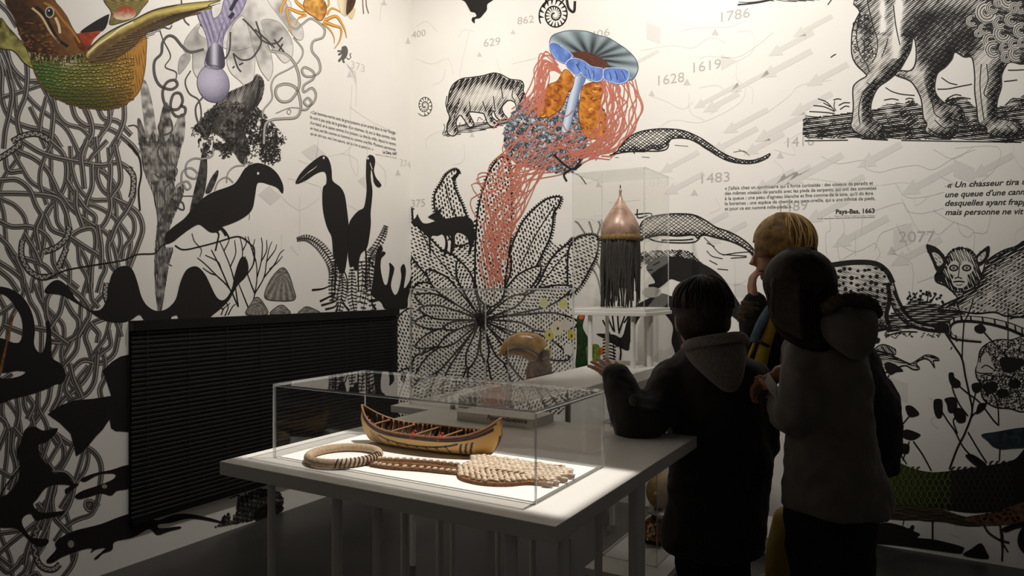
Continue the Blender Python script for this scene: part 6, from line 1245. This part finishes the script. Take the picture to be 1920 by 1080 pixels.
skin('body', bm, M_SKIN, boy, 0.0045, 2)
bm = bmesh.new()
loft(bm, [(w_(1326, 652), 44*k, 0.060, 0), (w_(1330, 668), 66*k, 0.085, 0), (w_(1337, 688), 92*k, 0.105, 0), (w_(1342, 715), 98*k, 0.118, 0), (w_(1346, 780), 97*k, 0.125, 0), (w_(1350, 860), 95*k, 0.130, 0), (w_(1346, 940), 95*k, 0.135, 0), (w_(1338, 1000), 95*k, 0.14, 0), (w_(1337, 1030), 93*k, 0.14, 0)])
chain(bm, [(w_(1262, 712, 0.0), 0.070), (w_(1236, 760, -0.05), 0.072), (w_(1204, 800, -0.12), 0.066), (w_(1192, 806, -0.13), 0.064)])
chain(bm, [(w_(1192, 806, -0.13), 0.064), (w_(1176, 765, -0.09), 0.060), (w_(1160, 722, -0.03), 0.054), (w_(1157, 712, -0.02), 0.052)])
chain(bm, [(w_(1414, 718), 0.066), (w_(1424, 770), 0.062), (w_(1426, 830, 0.02), 0.058), (w_(1414, 856, 0.14), 0.05)])
bc = skin('coat', bm, M_COATB, boy, 0.009, 5)
bm = bmesh.new(); ellipsoid(bm, w_(1187, 752, -0.148), (0.013, 0.010, 0.019), 12, 8); bdg = obj('sleeve_badge', bm, mat('grey_badge', rgb(92, 82, 66), 0.8, noise=0.5, scale=160), bc, True)
bm = bmesh.new(); loft(bm, [(w_(1340, 636, -0.10), 50*k, 0.045, 0.0), (w_(1340, 652, -0.115), 56*k, 0.055, 0.0), (w_(1345, 676, -0.13), 50*k, 0.052, 0.0), (w_(1356, 702, -0.14), 36*k, 0.044, 0), (w_(1364, 722, -0.14), 22*k, 0.034, 0), (w_(1368, 735, -0.14), 9*k, 0.02, 0)])
hd = skin('hood', bm, M_FLEECE, boy, 0.007, 4, 'grey fleece hood')
bm = bmesh.new(); tube(bm, cr([w_(1286, 652, -0.10), w_(1300, 644, -0.155), w_(1345, 636, -0.165), w_(1385, 632, -0.145), w_(1397, 640, -0.09)], 6), 0.017, 12); obj('fleece_rim', bm, mat('pale_fleece_rim', rgb(150, 142, 132), 0.95, noise=0.3, scale=140, bump=1.0), hd, True)
bm = bmesh.new(); ellipsoid(bm, w_(1318, 573, -0.012), (0.092, 0.114, 0.096), 28, 18); ellipsoid(bm, w_(1317, 602, -0.034), (0.083, 0.092, 0.080), 24, 16); ellipsoid(bm, w_(1304, 560, 0.03), (0.076, 0.080, 0.070), 20, 12)
chain(bm, [(w_(1318, 625, -0.02), 0.062), (w_(1320, 640, -0.02), 0.052)])
skin('hair', bm, M_HAIRD, boy, 0.006, 5); strands(boy, w_(1318, 573, -0.012), (0.093, 0.115, 0.098), M_HAIRD, 90, lambda a: 1.5 if abs(math.cos(a)) > 0.55 or math.sin(a) > 0 else 2.0)
bm = bmesh.new()
for du in (-36, 34):
    hp = w_(1340+du, 1000); chain(bm, [((hp.x, hp.y, hp.z), 0.078), ((hp.x, hp.y, 0.40), 0.064), ((hp.x, hp.y, 0.10), 0.056)])
skin('trousers', bm, M_JEANS, boy, 0.009, 3)
shoes('shoe', boy, bb, ((1304, DB_, (-0.2, 1, 0)), (1376, DB_, (0.1, 1, 0))))

# ---- girl in the grey coat
DG = 1.98; k = px(DG)
girl = thing('person', 'girl with long dark hair in a grey coat with fur trimmed hood', 'person'); gb = W(1550, 600, DG); gb.z = 0; girl.location = gb
w_ = lambda u, v, d=0.0: W(u, v, DG+d)-gb
bm = bmesh.new(); head(bm, w_(1494, 542, 0.0), Vector((-0.35, 0.9, -0.1)), 1.0); chain(bm, [(w_(1505, 580), 0.045), (w_(1530, 630), 0.05)])
chain(bm, [(w_(1540, 660), 0.085), (w_(1550, 750), 0.085), (w_(1562, 850), 0.088), (w_(1564, 890), 0.08)])
chain(bm, [(w_(1500, 668), 0.036), (w_(1494, 780, -0.02), 0.032), (w_(1462, 760, 0.06), 0.024)])
for u in (1522, 1598): hp = w_(u, 900); chain(bm, [(hp, 0.06), ((hp.x, hp.y, 0.36), 0.042), ((hp.x, hp.y, 0.08), 0.032)])
wr = w_(1466, 762, 0.05); hand(bm, wr, w_(1450, 728, 0.10)-wr, Vector((-0.5, 0.6, 0.2)), 0.86, 0.45, 0.1, 1)
wr = w_(1462, 700, 0.14); hand(bm, wr, Vector((-0.5, 0.2, -0.35)), Vector((-0.3, -0.2, -0.8)), 0.86, 0.45, 0.1, -1); chain(bm, [(wr, 0.024), (w_(1500, 690, 0.16), 0.03), (w_(1570, 668, 0.08), 0.036)])
skin('body', bm, M_SKIN, girl, 0.0045, 2)
M_COATG = mat('grey_wool_coat', rgb(108, 100, 92), 0.92, noise=0.18, scale=18, bump=0.12, sheen=0.2)
bm = bmesh.new()
loft(bm, [(w_(1534, 616), 40*k, 0.06, 0), (w_(1538, 634), 60*k, 0.085, 0), (w_(1544, 660), 74*k, 0.10, 0), (w_(1552, 720), 76*k, 0.112, 0), (w_(1555, 790), 76*k, 0.12, 0), (w_(1560, 860), 86*k, 0.13, 0), (w_(1566, 920), 95*k, 0.14, 0), (w_(1569, 952), 98*k, 0.145, 0)])
chain(bm, [(w_(1507, 664, -0.02), 0.056), (w_(1498, 710, -0.05), 0.056), (w_(1497, 765, -0.06), 0.054), (w_(1492, 782, -0.05), 0.052)])
chain(bm, [(w_(1492, 782, -0.05), 0.052), (w_(1476, 776, 0.0), 0.048), (w_(1466, 764, 0.05), 0.044)])
chain(bm, [(w_(1584, 672, 0.02), 0.055), (w_(1560, 700, 0.12), 0.050), (w_(1500, 704, 0.16), 0.045)])
skin('coat', bm, M_COATG, girl, 0.009, 5)
bm = bmesh.new(); loft(bm, [(w_(1586, 566, -0.05), 42*k, 0.06, 0), (w_(1586, 585, -0.08), 50*k, 0.07, 0), (w_(1588, 612, -0.10), 52*k, 0.07, 0), (w_(1594, 640, -0.11), 42*k, 0.06, 0), (w_(1602, 660, -0.11), 26*k, 0.045, 0), (w_(1606, 674, -0.10), 10*k, 0.02, 0)])
hd = skin('hood', bm, M_COATG, girl, 0.008, 4)
bm = bmesh.new(); path = cr([w_(1548, 580, -0.11), w_(1570, 566, -0.14), w_(1600, 562, -0.14), w_(1630, 570, -0.12), w_(1642, 590, -0.08)], 8)
tube(bm, path, [0.018+0.003*math.sin(i*2.1) for i in range(len(path))], 12)
for i in range(900):
    c = Vector(path[random.randrange(len(path))]); a = Vector((random.gauss(0, 1), random.gauss(0, 1), random.gauss(0, 1))).normalized(); n = a.orthogonal().normalized()*0.0012; e = c+a*random.uniform(0.024, 0.036); v = [bm.verts.new(q) for q in (c+a*0.014+n, c+a*0.014-n, e)]; bm.faces.new(v)
obj('fur_trim', bm, mat('brown_fur', rgb(84, 70, 52), 0.95, noise=0.4, scale=90), hd, True)
bm = bmesh.new(); ellipsoid(bm, w_(1499, 528), (0.098, 0.100, 0.096), 28, 18); loft(bm, [(w_(1500, 520), 58*k, 0.085, 0), (w_(1503, 560, -0.02), 58*k, 0.080, 0), (w_(1508, 600, -0.035), 56*k, 0.072, 0), (w_(1518, 632, -0.05), 44*k, 0.055, 0), (w_(1530, 650, -0.07), 26*k, 0.036, 0), (w_(1536, 660, -0.08), 12*k, 0.02, 0)])
for i in range(9): chain(bm, [(w_(1452+i*12, 530, -0.09+abs(i-4)*0.012), 0.010), (w_(1452+i*12, 590, -0.11+abs(i-4)*0.014), 0.012), (w_(1466+i*10, 640-abs(i-5)*5, -0.12+abs(i-4)*0.01), 0.008)], 8)
skin('hair', bm, M_HAIRD, girl, 0.006, 3)
bm = bmesh.new()
for i in range(110):
    a = 2*math.pi*i/110; pts = [w_(1499, 464)+Vector((0.03*math.cos(a), 0.03*math.sin(a), -0.002))]
    for (u, v, d, rx, ry) in ((1499, 490, 0, 44*k+.002, 0.078), (1500, 525, 0, 61*k, 0.097), (1503, 562, -0.02, 60*k, 0.084), (1508, 600, -0.035, 57*k, 0.075), (1518, 632, -0.05, 45*k, 0.058), (1532, 652, -0.075, 24*k, 0.034)):
        b = a+random.uniform(-.05, .05); pts.append(w_(u, v, d)+Vector((rx*math.cos(b), ry*math.sin(b), random.uniform(-.003, .003))))
    tube(bm, cr(pts, 3), 0.0024, 5)
obj('hair_locks', bm, M_HAIRD, girl, True)
bm = bmesh.new()
for u in (1522, 1600):
    hp = w_(u, 940); chain(bm, [((hp.x, hp.y, hp.z), 0.072), ((hp.x-0.004, hp.y, 0.36), 0.058), ((hp.x-0.008, hp.y, 0.10), 0.050)])
skin('trousers', bm, M_JEANS, girl, 0.009, 3)
shoes('shoe', girl, gb, ((1520, DG, (-0.5, 1, 0)), (1598, DG, (-0.3, 1, 0))))
M_PAPER = mat('white_paper', rgb(222, 218, 210), 0.7)
c1, c2, c3, c4 = W(1440, 698, DG+0.05), W(1466, 735, DG+0.02), W(1458, 754, DG-0.05), W(1434, 716, DG-0.02)
pap = pyobj('paper_sheet', [c-c1 for c in (c1, c2, c3, c4)]+[c-c1+Vector((0, 0, 0.0008)) for c in (c1, c2, c3, c4)], [(3, 2, 1, 0), (4, 5, 6, 7), (0, 1, 5, 4), (1, 2, 6, 5), (2, 3, 7, 6), (3, 0, 4, 7)], M_PAPER); pap.location = c1
tag(pap, 'white sheet of paper in the hand of the girl in grey', 'paper')

# ---- fair haired woman bending forward behind the girl
DW = 2.78; k = px(DW)
wom = thing('person', 'fair haired woman in a dark coat bending forward with a yellow and blue scarf', 'person'); wb = W(1570, 600, DW); wb.z = 0; wom.location = wb
w_ = lambda u, v, d=0.0: W(u, v, DW+d)-wb
face = Vector((-1, 0.12, -0.12))
bm = bmesh.new(); at = head(bm, w_(1463, 474), face, 1.12); chain(bm, [(w_(1476, 505), 0.052), (w_(1500, 550), 0.058)])
chain(bm, [(w_(1505, 590), 0.12), (w_(1550, 670), 0.125), (w_(1600, 760), 0.14)])
chain(bm, [(w_(1470, 590, -0.06), 0.045), (w_(1424, 668, -0.06), 0.038), (w_(1414, 560, -0.03), 0.028)])
for u in (1500, 1590): chain(bm, [(w_(1595 if u > 1550 else 1580, 780), 0.085), ((w_(u+20, 0).x, 0, 0.45), 0.058), ((w_(u, 0).x, 0, 0.09), 0.042)])
wr = w_(1413, 570, -0.03); hand(bm, wr, w_(1408, 520, -0.02)-wr, Vector((0.9, 0, 0.15)), 1.0, 0.42, 0.1, 1)
chain(bm, [(w_(1540, 600, 0.1), 0.045), (w_(1520, 700, 0.14), 0.038), (w_(1470, 700, 0.14), 0.028)]); wr = w_(1468, 702, 0.14); hand(bm, wr, Vector((-1, 0, 0.1)), Vector((0, 0, -1)), 0.98, 0.4, 0.1, 1)
skin('body', bm, M_SKIN, wom, 0.005, 2)
M_COATW = mat('black_coat', rgb(24, 22, 22), 0.85, noise=0.3, scale=16, bump=0.2)
bm = bmesh.new(); T = -0.0
loft(bm, [(w_(1648, 880), 22*k, 0.12, 0), (w_(1600, 870), 72*k, 0.18, 0), (w_(1592, 820), 88*k, 0.19, 0), (w_(1588, 760), 92*k, 0.18, 0), (w_(1560, 690), 92*k, 0.17, 0), (w_(1528, 620), 82*k, 0.155, 0), (w_(1506, 570), 56*k, 0.12, 0), (w_(1496, 548), 34*k, 0.08, 0)])
chain(bm, [(w_(1486, 590, -0.06), 0.085), (w_(1446, 650, -0.08), 0.078), (w_(1425, 672, -0.07), 0.070)]); chain(bm, [(w_(1425, 672, -0.07), 0.066), (w_(1415, 620, -0.05), 0.060), (w_(1416, 572, -0.03), 0.050)])
chain(bm, [(w_(1540, 600, 0.1), 0.085), (w_(1520, 700, 0.14), 0.07), (w_(1480, 704, 0.14), 0.055)])
skin('coat', bm, M_COATW, wom, 0.011, 5)
bm = bmesh.new(); c = cr([(1410, 606, 0.054), (1412, 584, 0.056), (1414, 566, 0.046)], 5); tube(bm, [w_(u, v, -0.03) for u, v, r in c], [r+0.003*math.sin(i*2.2) for i, (u, v, r) in enumerate(c)], 16); obj('fur_cuff', bm, mat('olive_fur_cuff', rgb(94, 78, 54), 0.95, noise=0.5, scale=60, bump=1.0), wom, True)
M_HAIRB = mat('fair_hair', rgb(150, 114, 62), 0.55, spec=0.3, noise=0.4, scale=40, color2=rgb(96, 70, 36))
bm = bmesh.new(); ellipsoid(bm, w_(1473, 452), (0.108, 0.112, 0.108), 28, 18); ellipsoid(bm, w_(1486, 490), (0.088, 0.105, 0.085), 24, 16); ellipsoid(bm, w_(1444, 444, -0.01), (0.050, 0.084, 0.042), 20, 12)
for i in range(16):
    a = -1.35+i*0.19; x0 = 1470; chain(bm, [(w_(x0-6+6*math.sin(a*2), 404, -0.05*math.cos(a)), 0.014), (w_(x0+46*math.sin(a), 436, -0.100*math.cos(a)), 0.014), (w_(x0+4+54*math.sin(a), 480, -0.108*math.cos(a)), 0.013), (w_(x0+10+48*math.sin(a), 512 if a > -0.4 else 462, -0.095*math.cos(a)), 0.008)], 8)
skin('hair', bm, M_HAIRB, wom, 0.006, 6); strands(wom, w_(1472, 453), (0.118, 0.118, 0.114), mat('fair_hair_light', rgb(190, 152, 92), 0.5, spec=0.3), 90, lambda a: 1.8 if math.cos(a) > -0.75 else 1.45); strands(wom, w_(1472, 453), (0.117, 0.117, 0.113), mat('fair_hair_dark', rgb(92, 66, 34), 0.6, spec=0.3), 70, lambda a: 1.8 if math.cos(a) > -0.75 else 1.45)
M_YEL = mat('yellow_scarf_cloth', rgb(196, 162, 40), 0.85, noise=0.25, scale=30); M_BLU = mat('blue_scarf_cloth', rgb(96, 120, 136), 0.85, noise=0.4, scale=30)
sf = tag(thing('scarf', 'yellow and pale blue scarf hanging from the neck of the fair haired woman', 'scarf'), 'yellow and pale blue scarf hanging from the neck of the fair haired woman', 'scarf'); sb_ = W(1430, 620, DW-0.17); sf.location = sb_
sw = lambda u, v, d=0.0: W(u, v, DW-0.17+d)-sb_
def strip(nm, nodes, m, lab):
    bm = bmesh.new(); C = cr(nodes, 6); tube(bm, [sw(u, v, d) for u, v, d, r in C], [r*px(DW) for u, v, d, r in C], 12, flat=0.45); o = obj(nm, bm, m, sf, True); o['label'] = lab
strip('yellow_end', [(1462, 560, 0.04, 7), (1452, 590, 0.0, 9), (1444, 620, -0.02, 10), (1434, 650, -0.02, 11), (1424, 688, -0.02, 13)], M_YEL, 'yellow scarf end')
strip('blue_end', [(1454, 560, 0.05, 6), (1438, 585, 0.02, 9), (1424, 612, 0.0, 10), (1412, 642, 0.0, 9)], M_BLU, 'pale blue scarf end')
strip('yellow_tail', [(1416, 640, 0.01, 5), (1410, 655, 0.01, 6), (1403, 672, 0.01, 5)], M_YEL, 'short yellow scarf tip')
bm = bmesh.new(); tube(bm, [sw(1420+3, 640, -0.03), sw(1432, 645, -0.05), sw(1443, 650, -0.03)], 0.006, 8); obj('dark_band', bm, M_COATW, sf, True)
M_BOOT = mat('yellow_boot', rgb(150, 122, 34), 0.55, noise=0.2, scale=30)
bm = bmesh.new()
for u in (1500, 1590): chain(bm, [(w_(1588, 790), 0.10), ((w_(u+20, 0).x, 0, 0.50), 0.072), ((w_(u, 0).x, 0, 0.30), 0.058)])
skin('trousers', bm, M_JEANS, wom, 0.01, 3)
for u, d in ((1462, 0.0), (1530, 0.05)):
    bm = bmesh.new(); x = w_(u, 0).x; chain(bm, [((x+0.03, d, 0.33), 0.055), ((x, d, 0.2), 0.052), ((x-0.01, d, 0.06), 0.046)]); chain(bm, [((x, d, 0.048), 0.042), ((x-0.10, d+0.05, 0.042), 0.038), ((x-0.16, d+0.08, 0.036), 0.030)]); skin('boot', bm, M_BOOT, wom, 0.008, 3, 'dull yellow boot')
